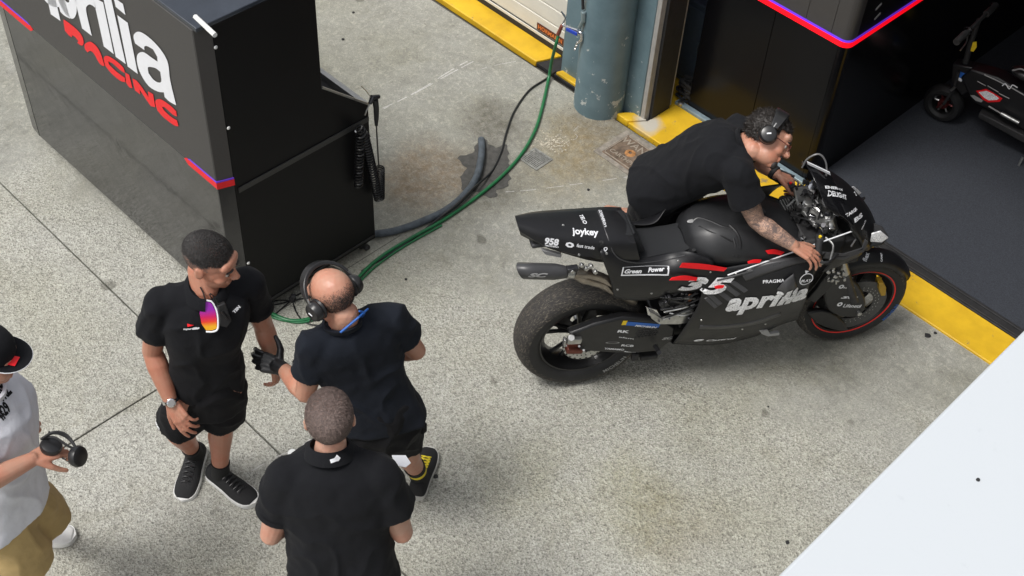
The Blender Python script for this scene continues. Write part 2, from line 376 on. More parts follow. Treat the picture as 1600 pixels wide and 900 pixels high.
# manhole cover
c = G(984.5, 241); mh = thing('manhole_cover', 'rusty square manhole cover with raised WANG lettering beside the yellow kerb', 'manhole cover', c, radians(-1))
M['rust'] = pbr('rusty_cast_iron', (.17, .125, .09), .8, .3, var=.5, vs=22, bump=.6, bs=70, bd=.003)
M['rust_lt'] = pbr('worn_raised_iron', (.36, .31, .25), .7, .4, var=.3, vs=60)
MB().bounds((-.165, -.15, .001), (.165, .15, .004)).build('cover_surround', pbr('cracked_mortar_collar', (.24, .215, .18), .9, var=.4, vs=28, bump=.5, bs=80), mh)
MB().bounds((-.125, -.118, .002), (.125, .118, .008)).build('cover_plate', M['rust'], mh, bevel=.012)
mb = MB()
for sx_, sy_, w, h in ((0, -.108, .22, .006), (0, .108, .22, .006), (-.115, 0, .006, .20), (.115, 0, .006, .20)): mb.box((sx_, sy_, .009), (w, h, .004))
mb.build('rim_bead', M['rust_lt'], mh)
MB().lathe([(.012, .008), (.012, .014), (.026, .013), (.034, .008)], n=20).build('lifting_boss', pbr('orange_rust', (.36, .17, .06), .85, var=.4, vs=60, bump=.4), mh)
lay('raised_lettering', text_bm('WANG', .072, .018, 0, 1.05), M['rust_lt'], (.0, .066, .0095), (1, 0, 0), (0, 1, 0), mh)
lay('raised_lettering', text_bm('CARTHPIT', .044, .014, 0, 1.0), M['rust_lt'], (0, -.066, .0095), (1, 0, 0), (0, 1, 0), mh)
# ================================================================== BUILDING  (own frame: u along the front, v into the garage)
A0 = G(690, 0); A0.z = 0; A1 = G(1540, 565); FANG = math.atan2(A1.y - A0.y, A1.x - A0.x)
FE = Vector((cos(FANG), sin(FANG), 0)); FV = Vector((-sin(FANG), cos(FANG), 0))
def FW(u, v, z=0): return A0 + FE * u + FV * v + Vector((0, 0, z))
bl = thing('garage_building', 'pit garage building with blue grey column and open dark doorway', 'building', A0, FANG)
M['wall'] = pbr('painted_render', (.42, .43, .42), .8, var=.08, vs=3)
M['dark_wall'] = pbr('dark_garage_wall', (.02, .021, .024), .7, var=.2, vs=5)
def wallbox(name, a, b, mat): return MB().bounds(a, b).build(name, mat, bl)
wallbox('lintel', (-8, .28, 2.5), (9, .62, 3.3), M['wall'])
wallbox('side_wall', (-8, .34, 0), (-2.1, .60, 2.5), M['wall'])
wallbox('interior_wall', (-2.1, 5.6, -.02), (8.6, 5.8, 2.5), M['dark_wall']); wallbox('interior_wall', (1.38, .62, 0), (1.44, 5.6, 2.5), M['dark_wall']); wallbox('interior_wall', (8.5, .62, 0), (8.6, 5.6, 2.5), M['dark_wall'])
wallbox('ceiling', (-8, .62, 2.5), (9, 6, 2.62), M['dark_wall'])
gf = MB().bounds((-2.2, .24, -.03), (8.6, 5.7, .006)).build('garage_floor', M['yellow'], bl)
# yellow kerb stones
kb = thing('yellow_kerb', 'yellow painted kerb step along the garage front', 'kerb', A0, FANG)
def kerb(pts, z=.016):
    return MB().prism([(p[0], p[1], -.03) for p in pts], (0, 0, .03 + z)).build('kerb_piece', M['yellow'], kb, bevel=.006)
kerb([(-4, -.02), (.918, -.006), (.985, .168), (-4, .19)]); kerb([(1.085, .012), (1.34, .012), (1.34, .062), (1.10, .062)], .02)
kerb([(1.62, .0), (1.72, -.002), (1.79, .1), (1.70, .10), (1.66, .06)], .022)
kerb([(1.725, -.002), (6.0, -.002), (6.0, .25), (2.86, .25), (2.84, .36), (1.80, .36), (1.795, .10)], .014)
MB().bounds((.87, -.0, -.02), (1.34, .18, .002)).build('drain_pit', M['rubber'], kb)
MB().prism([(1.79, .362, 0), (2.80, .362, 0), (2.80, .40, 0), (1.79, .40, 0)], (0, 0, .03)).build('metal_threshold', pbr('painted_threshold_rail', (.25, .33, .37), .5, .3, var=.15, vs=30), kb, bevel=.004)
th = MB(); th.bounds((2.87, .252, 0), (6.0, .338, .018)); th.bounds((2.87, .262, .018), (6.0, .276, .026)); th.bounds((2.87, .31, .018), (6.0, .324, .026))
tag(th.build('rubber_threshold', M['rubber'], bevel=.003), 'ribbed black rubber threshold strip between yellow kerb and dark carpet', 'threshold')
o = bpy.data.objects['rubber_threshold']; o.location = A0; o.rotation_euler.z = FANG
cp = NT('charcoal_carpet'); cp.base(cp.mix(cp.ramp(cp.noise(190, 4, .7), (.3, 0.0), (.7, 1.0)), (.016, .019, .025), (.05, .056, .070))); cp.rough(.95); cp.bump(cp.noise(350, 3, .7), .6, .003)
car = MB().bounds((2.81, .339, .006), (8.4, 5.5, .014)).build('carpet', cp.m); car.location = A0; car.rotation_euler.z = FANG; tag(car, 'charcoal grey carpet covering the garage floor behind the threshold', 'carpet')
# column group
co = MB(); co.lathe([(.158, -.02), (.156, 2.5)], (1.475, .0, 0), n=56); co.build('column', M['blue'], bl, smooth=True)
MB().bounds((1.085, .055, -.02), (1.40, .33, 2.5)).build('column_flange', M['blue'], bl, bevel=.006)
MB().bounds((1.50, .085, -.02), (1.745, .33, 2.5)).build('column_flange', M['blue'], bl, bevel=.006)
MB().bounds((1.745, .088, -.02), (1.778, .345, 2.5)).build('door_frame', M['beige_metal'], bl, bevel=.003)
MB().bounds((1.778, .13, 0), (1.80, .30, 2.5)).build('door_guide_channel', M['rubber'], bl)
# sectional shutter
sh = thing('roller_door', 'closed cream ribbed garage door with black rubber foot and orange HORMANN label', 'garage door', FW(0, 0), FANG)
def section(z0, z1):
    m = MB(); prof = []
    h = z1 - z0; k = 3
    for i in range(k):
        a = z0 + h * i / k; b = z0 + h * (i + 1) / k
        prof += [(.180, a + .001), (.180, a + .010), (.172, a + .013), (.172, b - .004), (.180, b - .001)]
    pts = [(v, z) for v, z in prof] + [(.21, z1 - .001), (.21, z0 + .001)]
    m.prism([(-2.1, v, z) for v, z in pts], (3.18, 0, 0)); return m.build('door_section', M['white_door'], sh)
z = .075
while z < 2.3: section(z, z + .36); z += .365
m = MB(); m.bounds((-2.1, .165, .012), (1.08, .21, .055)); m.bounds((-2.1, .172, .055), (1.08, .205, .075)); m.build('bottom_seal', M['rubber'], sh, bevel=.006)
MB().bounds((-2.1, .162, .060), (1.08, .171, .076)).build('seal_rail', M['white_door'], sh)
lo = onplane(844, 48, FW(0, .168), FV) - FW(0, 0); lu = lo.dot(FE)
MB().bounds((lu - .03, .1655, .095), (lu + .30, .1705, .145)).build('door_label', pbr('dark_red_label', (.09, .022, .015), .5), sh)
lay('label_lettering', text_bm('HORMANN', .042, .02, 0, 1.05, 'LEFT'), pbr('orange_vinyl', (.75, .2, .05), .5), (lu - .02, .1645, .12), (1, 0, 0), (0, 0, 1), sh)
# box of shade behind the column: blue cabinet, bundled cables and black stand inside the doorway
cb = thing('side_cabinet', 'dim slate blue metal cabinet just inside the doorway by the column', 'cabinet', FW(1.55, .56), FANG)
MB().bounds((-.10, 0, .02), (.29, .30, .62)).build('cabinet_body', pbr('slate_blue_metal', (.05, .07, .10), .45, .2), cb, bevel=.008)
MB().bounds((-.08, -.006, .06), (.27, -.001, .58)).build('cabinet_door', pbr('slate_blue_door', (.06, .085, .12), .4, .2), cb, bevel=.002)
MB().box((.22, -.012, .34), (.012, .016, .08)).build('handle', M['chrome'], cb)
mb = MB()
for i in range(7): 
    pts = [Vector((.03 + random.uniform(-.04, .04) + .055 * cos(t * .9 + i), .02 + .04 * sin(t * .9 + i), .03 + .02 * i + .008 * sin(3 * t))) for t in range(8)]
    mb.tube(catmull(pts + [pts[0]], 5), .010, 6)
tag(mb.build('cable_coil', M['rubber'], loc=FW(1.80, .43), smooth=True), 'coil of thick black cable dumped at the foot of the door frame', 'cable')
mb = MB().lathe([(0, 0), (.02, 0), (.02, .018), (.008, .024), (0, .024)], n=16)
tag(mb.build('floor_stop', M['steel'], loc=FW(1.83, .372, .02), smooth=True), 'small round steel stop at the left end of the threshold rail', 'floor bolt')
# ================================================================== GARAGE PARTITION WITH THE RED LINE
PV, PU, ZN = .402, 2.81, 1.0
pt = thing('garage_partition', 'glossy black partition inside the garage with red and violet corner stripe', 'partition', A0, FANG)
gl = NT('gloss_black_laminate'); gl.base((.004, .004, .005)); gl.rough(gl.ramp(gl.noise(3, 4), (.3, .14), (.7, .24))); gl.p.inputs['Coat Weight'].default_value = .0; gl.p.inputs['Specular IOR Level'].default_value = .22; gl.p.inputs['Coat Roughness'].default_value = .05
gl.bump(gl.noise(4, 3, .5), .25, .01); M['gloss'] = gl.m
M['printed'] = pbr('printed_grey_panel', (.055, .052, .050), .55, var=.06, vs=60, bump=.25, bs=600, bd=.001)
R_ = .05
def corner_path(z, off, u0, v1):
    pts = [Vector((u0, PV - off, z))]
    for k in range(7):
        a = -pi / 2 + (pi / 2) * k / 6; pts.append(Vector((PU - R_ + (R_ + off) * cos(a), PV + R_ + (R_ + off) * sin(a), z)))
    pts.append(Vector((PU + off, v1, z))); return pts
def band(z0, z1, off, th, u0, v1, name, mat, par=pt, tagk=None):
    a = corner_path(z0, off, u0, v1); b = corner_path(z0, off - th, u0, v1); m = MB()
    rings = [[p, q, q + Vector((0, 0, z1 - z0)), p + Vector((0, 0, z1 - z0))] for p, q in zip(a, b)]
    m.loft(rings); return m.build(name, mat, par)
for i, (ua, ub) in enumerate(((1.865, 2.33), (2.334, PU - R_ - .002))): MB().bounds((ua, PV, .01), (ub, PV + .02, ZN - .022)).build('lower_panel', M['gloss'], pt)
band(.01, ZN - .022, 0, .02, PU - R_, PV + R_, 'corner_post', M['gloss'])
MB().bounds((PU - .02, PV + R_ + .002, .01), (PU, 2.2, ZN - .022)).build('lower_panel', M['gloss'], pt); MB().bounds((PU - .02, 2.204, .01), (PU, 4.4, ZN - .022)).build('lower_panel', M['gloss'], pt)
band(ZN - .021, ZN + .012, .004, .03, 1.865, 4.4, 'red_stripe', emis('red_strip_light', (1.0, .002, .012), .75))
band(ZN + .013, ZN + .023, .004, .03, 1.865, PV + R_ + .9, 'violet_stripe', emis('violet_strip_light', (.16, .04, .75), .35))
for ua, ub in ((1.865, 2.20), (2.203, 2.52), (2.523, PU - R_ - .07)): MB().bounds((ua, PV + .002, ZN + .024), (ub, PV + .022, 2.45)).build('upper_panel', M['printed'], pt)
band(ZN + .024, 2.45, -.002, .02, PU - R_ - .067, PV + R_ + .03, 'corner_trim', M['printed'])
MB().bounds((PU - .024, PV + R_ + .034, ZN + .024), (PU - .003, 4.4, 2.45)).build('upper_panel', M['black_panel'], pt)
mb = MB()
for k, (du, dz) in enumerate(((.0, 0), (.06, .05), (.02, -.07))): mb.box((PU + .0015, .62 + du, ZN + .16 + dz), (.004, .05, .012), Matrix.Rotation(.4, 3, 'X'))
mb.build('scuff_marks', M['text_grey'], pt)
# ================================================================== WHITE LEDGE in front of the camera
wl = NT('white_painted_ledge'); g = wl.geo()
c_ = wl.mix(wl.ramp(wl.noise(13, 8, .72, g), (.62, 0.0), (.72, .35)), (.51, .54, .565), (.38, .41, .43)); c_ = wl.mix(wl.ramp(wl.noise(60, 3, .6, g), (.72, 0.0), (.75, .5)), c_, (.5, .52, .53))
wl.base(c_); wl.rough(.6); wl.bump(wl.noise(30, 6, .6, g), .12, .003); M['white_ledge'] = wl.m
LX = G(1215, 900, 3.0).x; LX2 = G(1600, 512, 3.0).x
lg = MB().prism([(LX + .0025, 0, 2.55), (9, 0, 2.55), (9, 4.9, 2.55), (LX2 - .003, 4.9, 2.55)], (0, 0, .45)).build('white_ledge', M['white_ledge'], bevel=.008)
tag(lg, 'broad white painted ledge crossing the lower right corner', 'ledge')
p = G(1528, 750, 3.0); MB().lathe([(0, .003), (.0035, .003), (.0042, 0)], c=p, n=12).build('screw_hole', M['rubber'], lg)
# ================================================================== SERVICE CART
CX, CY = -3.955, 2.295
ct = thing('service_cart', 'tall black service cart with white and red team lettering on its front', 'cart', (CX, CY, 0))
gm = NT('gloss_charcoal_film'); gm.base((.022, .022, .023)); gm.rough(gm.ramp(gm.noise(5, 5), (.3, .06), (.7, .16))); gm.p.inputs['Coat Weight'].default_value = .3; gm.p.inputs['Coat Roughness'].default_value = .06; gm.p.inputs['Specular IOR Level'].default_value = .6
gm.bump(gm.noise(5, 2, .5, None, .4), .35, .010); M['film'] = gm.m
def cbx(name, a, b, mat, bev=.003): return MB().bounds(a, b).build(name, mat, ct, bevel=bev)
LW = -2.04
cbx('lower_front_panel', (LW + .10, 0, .08), (-.032, .02, 1.0), M['film']); cbx('upper_front_panel', (LW + .10, -.002, 1.003), (-.032, .02, 1.86), M['printed'])
for nm, z0, z1, mt in (('corner_post', .08, 1.0, M['film']), ('corner_post', 1.003, 1.86, M['printed'])):
    MB().prism([(-.030, -.001, z0), (-.026, -.001, z0), (0, .072, z0), (-.02, .072, z0)], (0, 0, z1 - z0)).build(nm, mt, ct)
    MB().prism([(LW + .098, -.001, z0), (LW, .012, z0), (LW, .06, z0), (LW + .098, .02, z0)], (0, 0, z1 - z0)).build(nm, mt, ct)
side = [(.074, .08), (.074, 1.865), (.615, 1.865), (.615, 1.262), (.888, 1.018), (.90, .08)]
MB().prism([(-.018, y, z) for y, z in side], (.018, 0, 0)).build('side_panel', M['black_panel'], ct, bevel=.003)
MB().prism([(LW, y, z) for y, z in side], (.018, 0, 0)).build('side_panel', M['black_panel'], ct, bevel=.003)
cbx('shelf_rail', (.0005, .09, .915), (.006, .885, .945), pbr('dull_black_rail', (.03, .03, .03), .5), .001)
cbx('bottom_rail', (.0005, .09, .10), (.005, .89, .115), M['rubber'], .001)
cbx('cart_top', (LW, .0, 1.862), (0.0, .615, 1.885), pbr('slate_gloss_top', (.035, .042, .055), .22, var=.2, vs=5), .004)
cbx('cabinet_body', (LW + .02, .022, .10), (-.02, .60, 1.86), M['black_panel'], 0)
cbx('counter', (LW + .019, .60, .95), (-.019, .885, .975), pbr('counter_mesh', (.05, .05, .052), .5, .5, var=.4, vs=300), .002); cbx('back_panel', (LW + .019, .875, .10), (-.019, .89, .95), M['black_panel'], 0)
cbx('counter_edge', (LW + .019, .872, .976), (-.019, .90, 1.018), pbr('aluminium_edge', (.42, .42, .41), .4, .8), .002)
MB().tube([(-.001, .617, 1.262), (-.001, .888, 1.020)], .006, 6).build('edge_trim', bpy.data.materials['aluminium_edge'], ct)
q0, q1 = G(305, 26, 1.888), G(336, 55, 1.888); o0 = Vector((CX, CY, 0))
MB().tube([q0 - o0, q1 - o0], .011, 8).build('latch', pbr('white_plastic', (.75, .75, .73), .4), ct, smooth=True)
for px, py in ((337, 74), (357, 200), (388, 411)):
    p = onplane(px, py, (CX + .004, 0, 0), Vector((1, 0, 0))) - o0; MB().lathe([(0, .006), (.006, .005), (.009, .001), (.009, 0)], c=p, axis=(1, 0, 0), n=14).build('fastener_cap', bpy.data.materials['white_plastic'], ct, smooth=True)
for x, y in ((-.06, .12), (-.06, .84), (LW + .08, .12), (LW + .08, .84)):
    cs = MB(); cs.box((x, y, .075), (.05, .04, .03)); k = cs.build('caster_fork', M['darksteel'], ct); MB().lathe([(0, -.014), (.026, -.014), (.03, -.008), (.03, .008), (.026, .014), (0, .014)], c=(x, y, .031), axis=(0, 1, 0), n=20).build('caster_wheel', M['rubber'], k)
# stripes of the front
def cpt(px, py): p = onplane(px, py, (0, CY - .004, 0), Vector((0, 1, 0))) - o0; return (p.x, p.z)
def strip(pts, mat, name, y=-.0045):
    m = MB(); m.prism([(x, y, z) for x, z in pts], (0, .003, 0)); return m.build(name, mat, ct)
xa = cpt(287, 242)[0]
strip([(xa, .998), (xa + .02, 1.012), (-.030, 1.012), (-.030, .975), (xa + .03, .975)], M['text_red'], 'red_stripe'); strip([(xa + .03, 1.0135), (xa + .05, 1.022), (-.030, 1.022), (-.030, 1.0135)], M['purple'], 'violet_stripe')
MB().prism([(-.030, -.0045, .975), (-.024, -.006, .975), (.005, .074, .975), (.001, .074, .975)], (0, 0, .037)).build('red_stripe', M['text_red'], ct); MB().prism([(-.030, -.0045, 1.0135), (-.024, -.006, 1.0135), (.005, .074, 1.0135), (.001, .074, 1.0135)], (0, 0, .0085)).build('violet_stripe', M['purple'], ct)
xb = cpt(50, 42)[0]
strip([(LW + .0, .975), (LW + .0, 1.012), (xb - .02, 1.012), (xb, .998), (xb - .03, .975)], M['text_red'], 'red_stripe'); strip([(LW, 1.0135), (LW, 1.022), (xb - .05, 1.022), (xb - .03, 1.0135)], M['purple'], 'violet_stripe')
# front lettering, traced on its own plane
def tr(pts, sm=3):
    out = [cpt(60 + x / 4.2875, y / 4.2875) for x, y in pts]; return out
def roundpoly(pts, n=3):
    k = len(pts); out = []
    for i in range(k):
        a, b, c, d = [Vector((*pts[(i + j) % k], 0)) for j in (-1, 0, 1, 2)]
        # keep sharp corners sharp, round the rest
        ang = (b - a).angle(c - b) if (b - a).length > 1e-6 and (c - b).length > 1e-6 else 0
        ang2 = (c - b).angle(d - c) if (d - c).length > 1e-6 and (c - b).length > 1e-6 else 0
        if ang > .9: a = b * 2 - c
        if ang2 > .9: d = c * 2 - b
        for t in range(n):
            t /= n; q = .5 * ((2 * b) + (c - a) * t + (2 * a - 5 * b + 4 * c - d) * t * t + (3 * b - a - 3 * c + d) * t ** 3); out.append((q.x, q.y))
    return out
def letter(polys, mat, name='letter'):
    bm = poly_bm([roundpoly(tr(p)) for p in polys])
    for v in bm.verts: v.co = Vector((v.co.x, -.0055, v.co.y))
    me = bpy.data.meshes.new(name); bm.to_mesh(me); bm.free(); me.materials.append(mat); o = bpy.data.objects.new(name, me); link(o, ct); return o
A_ = [(640, 255), (642, 230), (665, 212), (700, 220), (760, 265), (820, 330), (860, 395), (875, 450), (885, 540), (925, 705), (880, 680), (848, 650), (842, 618), (800, 612), (740, 575), (690, 500), (665, 430), (662, 375), (680, 352), (710, 350), (760, 385), (800, 412), (798, 380), (770, 330), (730, 308), (712, 312), (712, 335), (650, 290)]
AH = [(735, 455), (745, 447), (785, 455), (818, 480), (825, 545), (800, 550), (770, 530), (740, 490)]
T = M['text_white']
la = letter([A_, AH], T)
la2 = la.copy(); COL.objects.link(la2); la2.parent = ct; la2.location = (-.88, 0, .0)
letter([[(20, -190), (85, -140), (150, 140), (85, 95)]], T); letter([[(95, -120), (135, 0), (155, 45), (185, 95), (225, 125), (248, 110), (258, 70), (252, 0), (225, -90), (175, -150), (120, -170), (90, -150)], [(150, -60), (175, -70), (205, -30), (208, 10), (195, 15), (175, -5)]], T)
letter([[(225, -110), (262, 60), (295, 190), (360, 240), (322, 75), (330, 38), (352, 30), (388, 55), (362, -35), (330, -45), (310, -38), (300, -60), (285, -80)]], T)
letter([[(368, -20), (440, 310), (507, 362), (435, 15)]], T); letter([[(345, -130), (362, -52), (425, -5), (405, -90)]], T); letter([[(400, -190), (520, 380), (587, 428), (460, -140)]], T)
letter([[(505, -20), (520, 45), (585, 100), (568, 25)]], T); letter([[(530, 100), (600, 445), (668, 495), (600, 152)]], T)
for p in ([(170, 140), (180, 135), (240, 180), (280, 220), (300, 255), (305, 290), (290, 305), (262, 285), (270, 275), (245, 245), (225, 235), (228, 250), (205, 235), (180, 205)],
          [(310, 305), (318, 290), (345, 278), (370, 290), (395, 315), (420, 360), (445, 440), (430, 440), (405, 415), (375, 360), (350, 340), (330, 350), (315, 330)],
          [(440, 400), (445, 378), (470, 375), (520, 405), (565, 445), (578, 470), (580, 490), (545, 465), (500, 425), (470, 410), (475, 430), (520, 475), (580, 520), (585, 550), (550, 540), (490, 490), (450, 440)],
          [(583, 485), (610, 500), (632, 590), (612, 585), (590, 555)],
          [(632, 525), (660, 540), (700, 590), (740, 650), (735, 610), (770, 630), (785, 718), (755, 710), (720, 660), (680, 600), (684, 632), (650, 605), (640, 570)],
          [(785, 690), (795, 665), (830, 668), (890, 710), (925, 745), (930, 780), (900, 765), (850, 720), (830, 715), (850, 745), (895, 785), (930, 805), (940, 845), (910, 838), (840, 785), (800, 740)]): letter([p], M['text_red'])
# air gun and its coiled hose on the cart's rear corner
ag = thing('air_gun', 'black air blow gun hanging on the rear corner of the cart', 'air gun', onplane(585, 155, (CX + .05, 0, 0), Vector((1, 0, 0))))
ao = ag.location.copy()
def ap(px, py, x=.05): return onplane(px, py, (CX + x, 0, 0), Vector((1, 0, 0))) - ao
MB().tube([ap(586, 155), ap(588, 170), ap(588, 186), ap(588, 196)], [.016, .014, .012, .008], 10).build('grip', M['rubber'], ag, smooth=True)
MB().tube([ap(578, 162), ap(582, 152), ap(592, 151)], [.010, .015, .011], 10).build('gun_body', M['darksteel'], ag, smooth=True)
MB().tube(catmull([ap(579, 152), ap(572, 142), ap(564, 134)], 4), .0025, 6).build('nozzle', M['steel'], ag, smooth=True)
MB().tube([ap(580, 158), ap(573, 172), ap(570, 180)], .004, 6).build('trigger', M['steel'], ag)
hp = []
def helix(a, b, r, turns, n=11):
    a, b = Vector(a), Vector(b); t = (b - a).normalized(); u = t.orthogonal().normalized(); w = t.cross(u); out = []
    N_ = int(turns * n)
    for i in range(N_ + 1):
        s_ = i / N_; an = 2 * pi * turns * s_; out.append(a.lerp(b, s_) + (u * cos(an) + w * sin(an)) * r)
    return out
pth = [ap(588, 196), ap(590, 230), ap(592, 262)] 
mb = MB(); mb.tube(pth, .004, 6)
mb.tube(helix(ap(594, 262), ap(594, 310), .021, 15), .0048, 6)
mb.tube(helix(ap(592, 312), ap(570, 215), .022, 26), .0048, 6); mb.tube(helix(ap(563, 208), ap(560, 290, .03), .020, 18), .0048, 6); mb.tube(helix(ap(572, 215), ap(560, 198), .02, 4), .0048, 6)
hz = mb.build('coiled_air_hose', pbr('black_nylon_hose', (.012, .012, .013), .3, var=.2), smooth=True, loc=ao); tag(hz, 'black spiral air hose hanging in loops down the side of the cart', 'hose')
MB().tube([ap(556, 205, .002), ap(556, 205, .05)], .006, 8).build('hook', M['steel'], hz)
# ================================================================== lettering laid where a sight line meets a surface
def make_tree(objs, root_mw=None):
    """BVH of finished objects in world space"""
    bpy.context.view_layer.update(); dg = bpy.context.evaluated_depsgraph_get(); bm = bmesh.new()
    for o in objs:
        e = o.evaluated_get(dg); me = e.to_mesh(); b2 = bmesh.new(); b2.from_mesh(me); b2.transform(o.matrix_world); tmp = bpy.data.meshes.new('x'); b2.to_mesh(tmp); b2.free(); bm.from_mesh(tmp); bpy.data.meshes.remove(tmp); e.to_mesh_clear()
    t = BVHTree.FromBMesh(bm); bm.free(); return t
def hit(tree, px, py):
    d = ray(px, py).normalized(); return tree.ray_cast(Vector((0, 0, CAMH)), d, 40)
def decal(s, a, b, mat, tree, parent, h=None, bold=.02, shear=0.0, name='lettering', lift=.0022, bm=None, space=1.0):
    ha, hb = hit(tree, *a), hit(tree, *b); hm = hit(tree, (a[0] + b[0]) / 2, (a[1] + b[1]) / 2)
    if hm[0] is None: return None
    n = hm[1]; cd = (hm[0] - Vector((0, 0, CAMH))).normalized()
    if n.dot(cd) > 0: n = -n
    def pl(p): return onplane(p[0], p[1], hm[0], n)
    A, B_ = pl(a), pl(b); R = (B_ - A); w = R.length
    if w > 1.2: return None
    bm = bm or text_bm(s, 1.0, bold, shear, space)
    xs = [v.co.x for v in bm.verts]; ys = [v.co.y for v in bm.verts]
    W0 = max(xs) - min(xs); H0 = max(ys) - min(ys); cx = (max(xs) + min(xs)) / 2; cy = (max(ys) + min(ys)) / 2
    hh = h if h else H0 * w / W0
    for v in bm.verts: v.co.x = (v.co.x - cx) * w / W0; v.co.y = (v.co.y - cy) * hh / H0
    bmesh.ops.triangulate(bm, faces=bm.faces)
    for _ in range(2):
        le = [e for e in bm.edges if e.calc_length() > .02]
        if le: bmesh.ops.subdivide_edges(bm, edges=le, cuts=1)
    R.normalize(); U_ = n.cross(R).normalized(); inv = parent.matrix_world.inverted(); c = (A + B_) / 2
    for v in bm.verts:
        p = c + R * v.co.x + U_ * v.co.y; k = tree.ray_cast(p + n * .05, -n, .11)
        q = (k[0] + n * lift) if k[0] is not None else p + n * lift
        v.co = inv @ q
    me = bpy.data.meshes.new(name); bm.to_mesh(me); bm.free(); o = bpy.data.objects.new(name, me); link(o, parent); me.materials.append(mat); return o
def rect_bm(w=1.0, h=1.0, r=0.0, n=6):
    bm = bmesh.new(); 
    vs_ = [[bm.verts.new((w * (i / n - .5), h * (j / 2 - .5), 0)) for i in range(n + 1)] for j in range(3)]
    for j in range(2):
        for i in range(n): bm.faces.new((vs_[j][i], vs_[j][i + 1], vs_[j + 1][i + 1], vs_[j + 1][i]))
    return bm
def ring_bm(r0=.42, r1=.5, n=28):
    bm = bmesh.new(); a = [bm.verts.new((cos(2 * pi * k / n) * r0, sin(2 * pi * k / n) * r0, 0)) for k in range(n)]; b = [bm.verts.new((cos(2 * pi * k / n) * r1, sin(2 * pi * k / n) * r1, 0)) for k in range(n)]
    for k in range(n): bm.faces.new((a[k], b[k], b[(k + 1) % n], a[(k + 1) % n]))
    return bm
# ================================================================== MOTORCYCLE
BYAW = radians(58.3); BO = Vector((-2.595, 3.359, 0))
bk = thing('racing_motorcycle', 'matt black racing motorcycle with white scribbled lettering and red stripes', 'motorcycle', BO, BYAW)
bpy.context.view_layer.update()
BF = Vector((cos(BYAW), sin(BYAW), 0)); BLft = Vector((-sin(BYAW), cos(BYAW), 0))
def BL(px, py, y):
    p = onplane(px, py, BO + BLft * y, BLft) - BO; return Vector((p.dot(BF), y, p.z))
def carbon(name, c, r, coat=0):
    m = NT(name); f = m.noise(14, 5, .6); m.base(m.mix(f, tuple(x * .8 for x in c), tuple(x * 1.3 for x in c)))
    m.rough(m.ramp(m.noise(9, 5, .65), (.3, r - .07), (.7, r + .1))); m.p.inputs['Coat Weight'].default_value = coat; m.p.inputs['Coat Roughness'].default_value = .12
    m.bump(m.noise(700, 2, .5), .06, .001); return m.m
M['paint'] = carbon('matt_black_bike_paint', (.008, .008, .0095), .40)
M['carbon'] = carbon('raw_carbon_fibre', (.010, .010, .011), .42, .1)
M['greypaint'] = carbon('satin_grey_bike_paint', (.05, .05, .053), .34)
M['tankpaint'] = carbon('satin_tank_paint', (.017, .0175, .019), .40)
M['seat'] = pbr('black_seat_foam', (.010, .011, .013), .85, bump=.4, bs=350)
M['tyre'] = pbr('slick_tyre_rubber', (.012, .012, .013), .58, var=.3, vs=30, bump=.15, bs=60)
def worn_tread():
    m = NT('scrubbed_tread_rubber'); f = m.noise(38, 7, .8); st = m.n('Mapping'); m.set(st.inputs['Vector'], m.co()); st.inputs['Scale'].default_value = (1, 5, 1)
    f2 = m.noise(60, 6, .75, st.outputs[0]); c = m.ramp(f2, (.42, (.020, .019, .018)), (.52, (.05, .044, .037)), (.62, (.19, .165, .13)))
    m.base(m.mix(m.ramp(f, (.35, 0.0), (.6, 1.0)), (.028, .027, .027), c)); m.rough(.8); m.bump(f2, .6, .004); return m.m
M['tread'] = worn_tread()
M['rim'] = pbr('black_magnesium_rim', (.014, .014, .015), .35, .4, coat=.3)
M['redline'] = pbr('red_rim_line', (.85, .02, .012), .4)
M['disc'] = pbr('carbon_brake_disc', (.075, .075, .075), .5, .2, var=.3, vs=60)
M['titan'] = pbr('heat_tinted_titanium', (.34, .30, .26), .32, .9, var=.3, vs=18)
M['alu'] = pbr('machined_aluminium', (.48, .48, .47), .35, .9, var=.2, vs=40)
M['hose'] = pbr('black_hose', (.012, .012, .013), .35)
def scribble():
    m = NT('white_scribbled_vinyl'); v = m.n('TexVoronoi', Scale=70.0); v.feature = 'DISTANCE_TO_EDGE'; m.set(v.inputs['Vector'], m.co())
    w = m.noise(55, 4, .7, dist=1.5); l = m.ramp(v.outputs['Distance'], (.02, 0.0), (.05, 1.0)); k = m.ramp(w, (.46, 1.0), (.5, 0.0), (.54, 1.0))
    m.base(m.mix(l, (.48, .48, .5), m.mix(k, (.72, .73, .76), (.92, .92, .93)))); m.rough(.45); return m.m
M['scrib'] = scribble()
def sheet(name, cols, mat, parent=bk, thick=.004, mirror=True, nu=5, nv=4, smooth=True):
    """smooth double-curved panel through columns of points, with real thickness"""
    g1 = [catmull(c, nv) for c in cols]; k = len(g1[0]); rows = [catmull([c[j] for c in g1], nu) for j in range(k)]
    out = []
    for sgn in ((1, -1) if mirror else (1,)):
        m = MB(); vs_ = [Vector((p.x, p.y * sgn, p.z)) for r in rows for p in r]; n = len(rows[0])
        m.add(vs_, [(j * n + i, j * n + i + 1, (j + 1) * n + i + 1, (j + 1) * n + i) for j in range(k - 1) for i in range(n - 1)])
        o = m.build(name, mat, parent, smooth=smooth, sharp=60); md = o.modifiers.new('solid', 'SOLIDIFY'); md.thickness = thick; md.offset = 0; out.append(o)
    return out
def plate(name, outline, y, th, mat, parent=bk, bev=.003, smooth=0):
    P_ = [BL(px, py, y) for px, py in outline]
    if smooth: P_ = catmull(P_ + [P_[0]], smooth)[:-1]
    return MB().prism(P_, (0, th, 0)).build(name, mat, parent, bevel=bev)
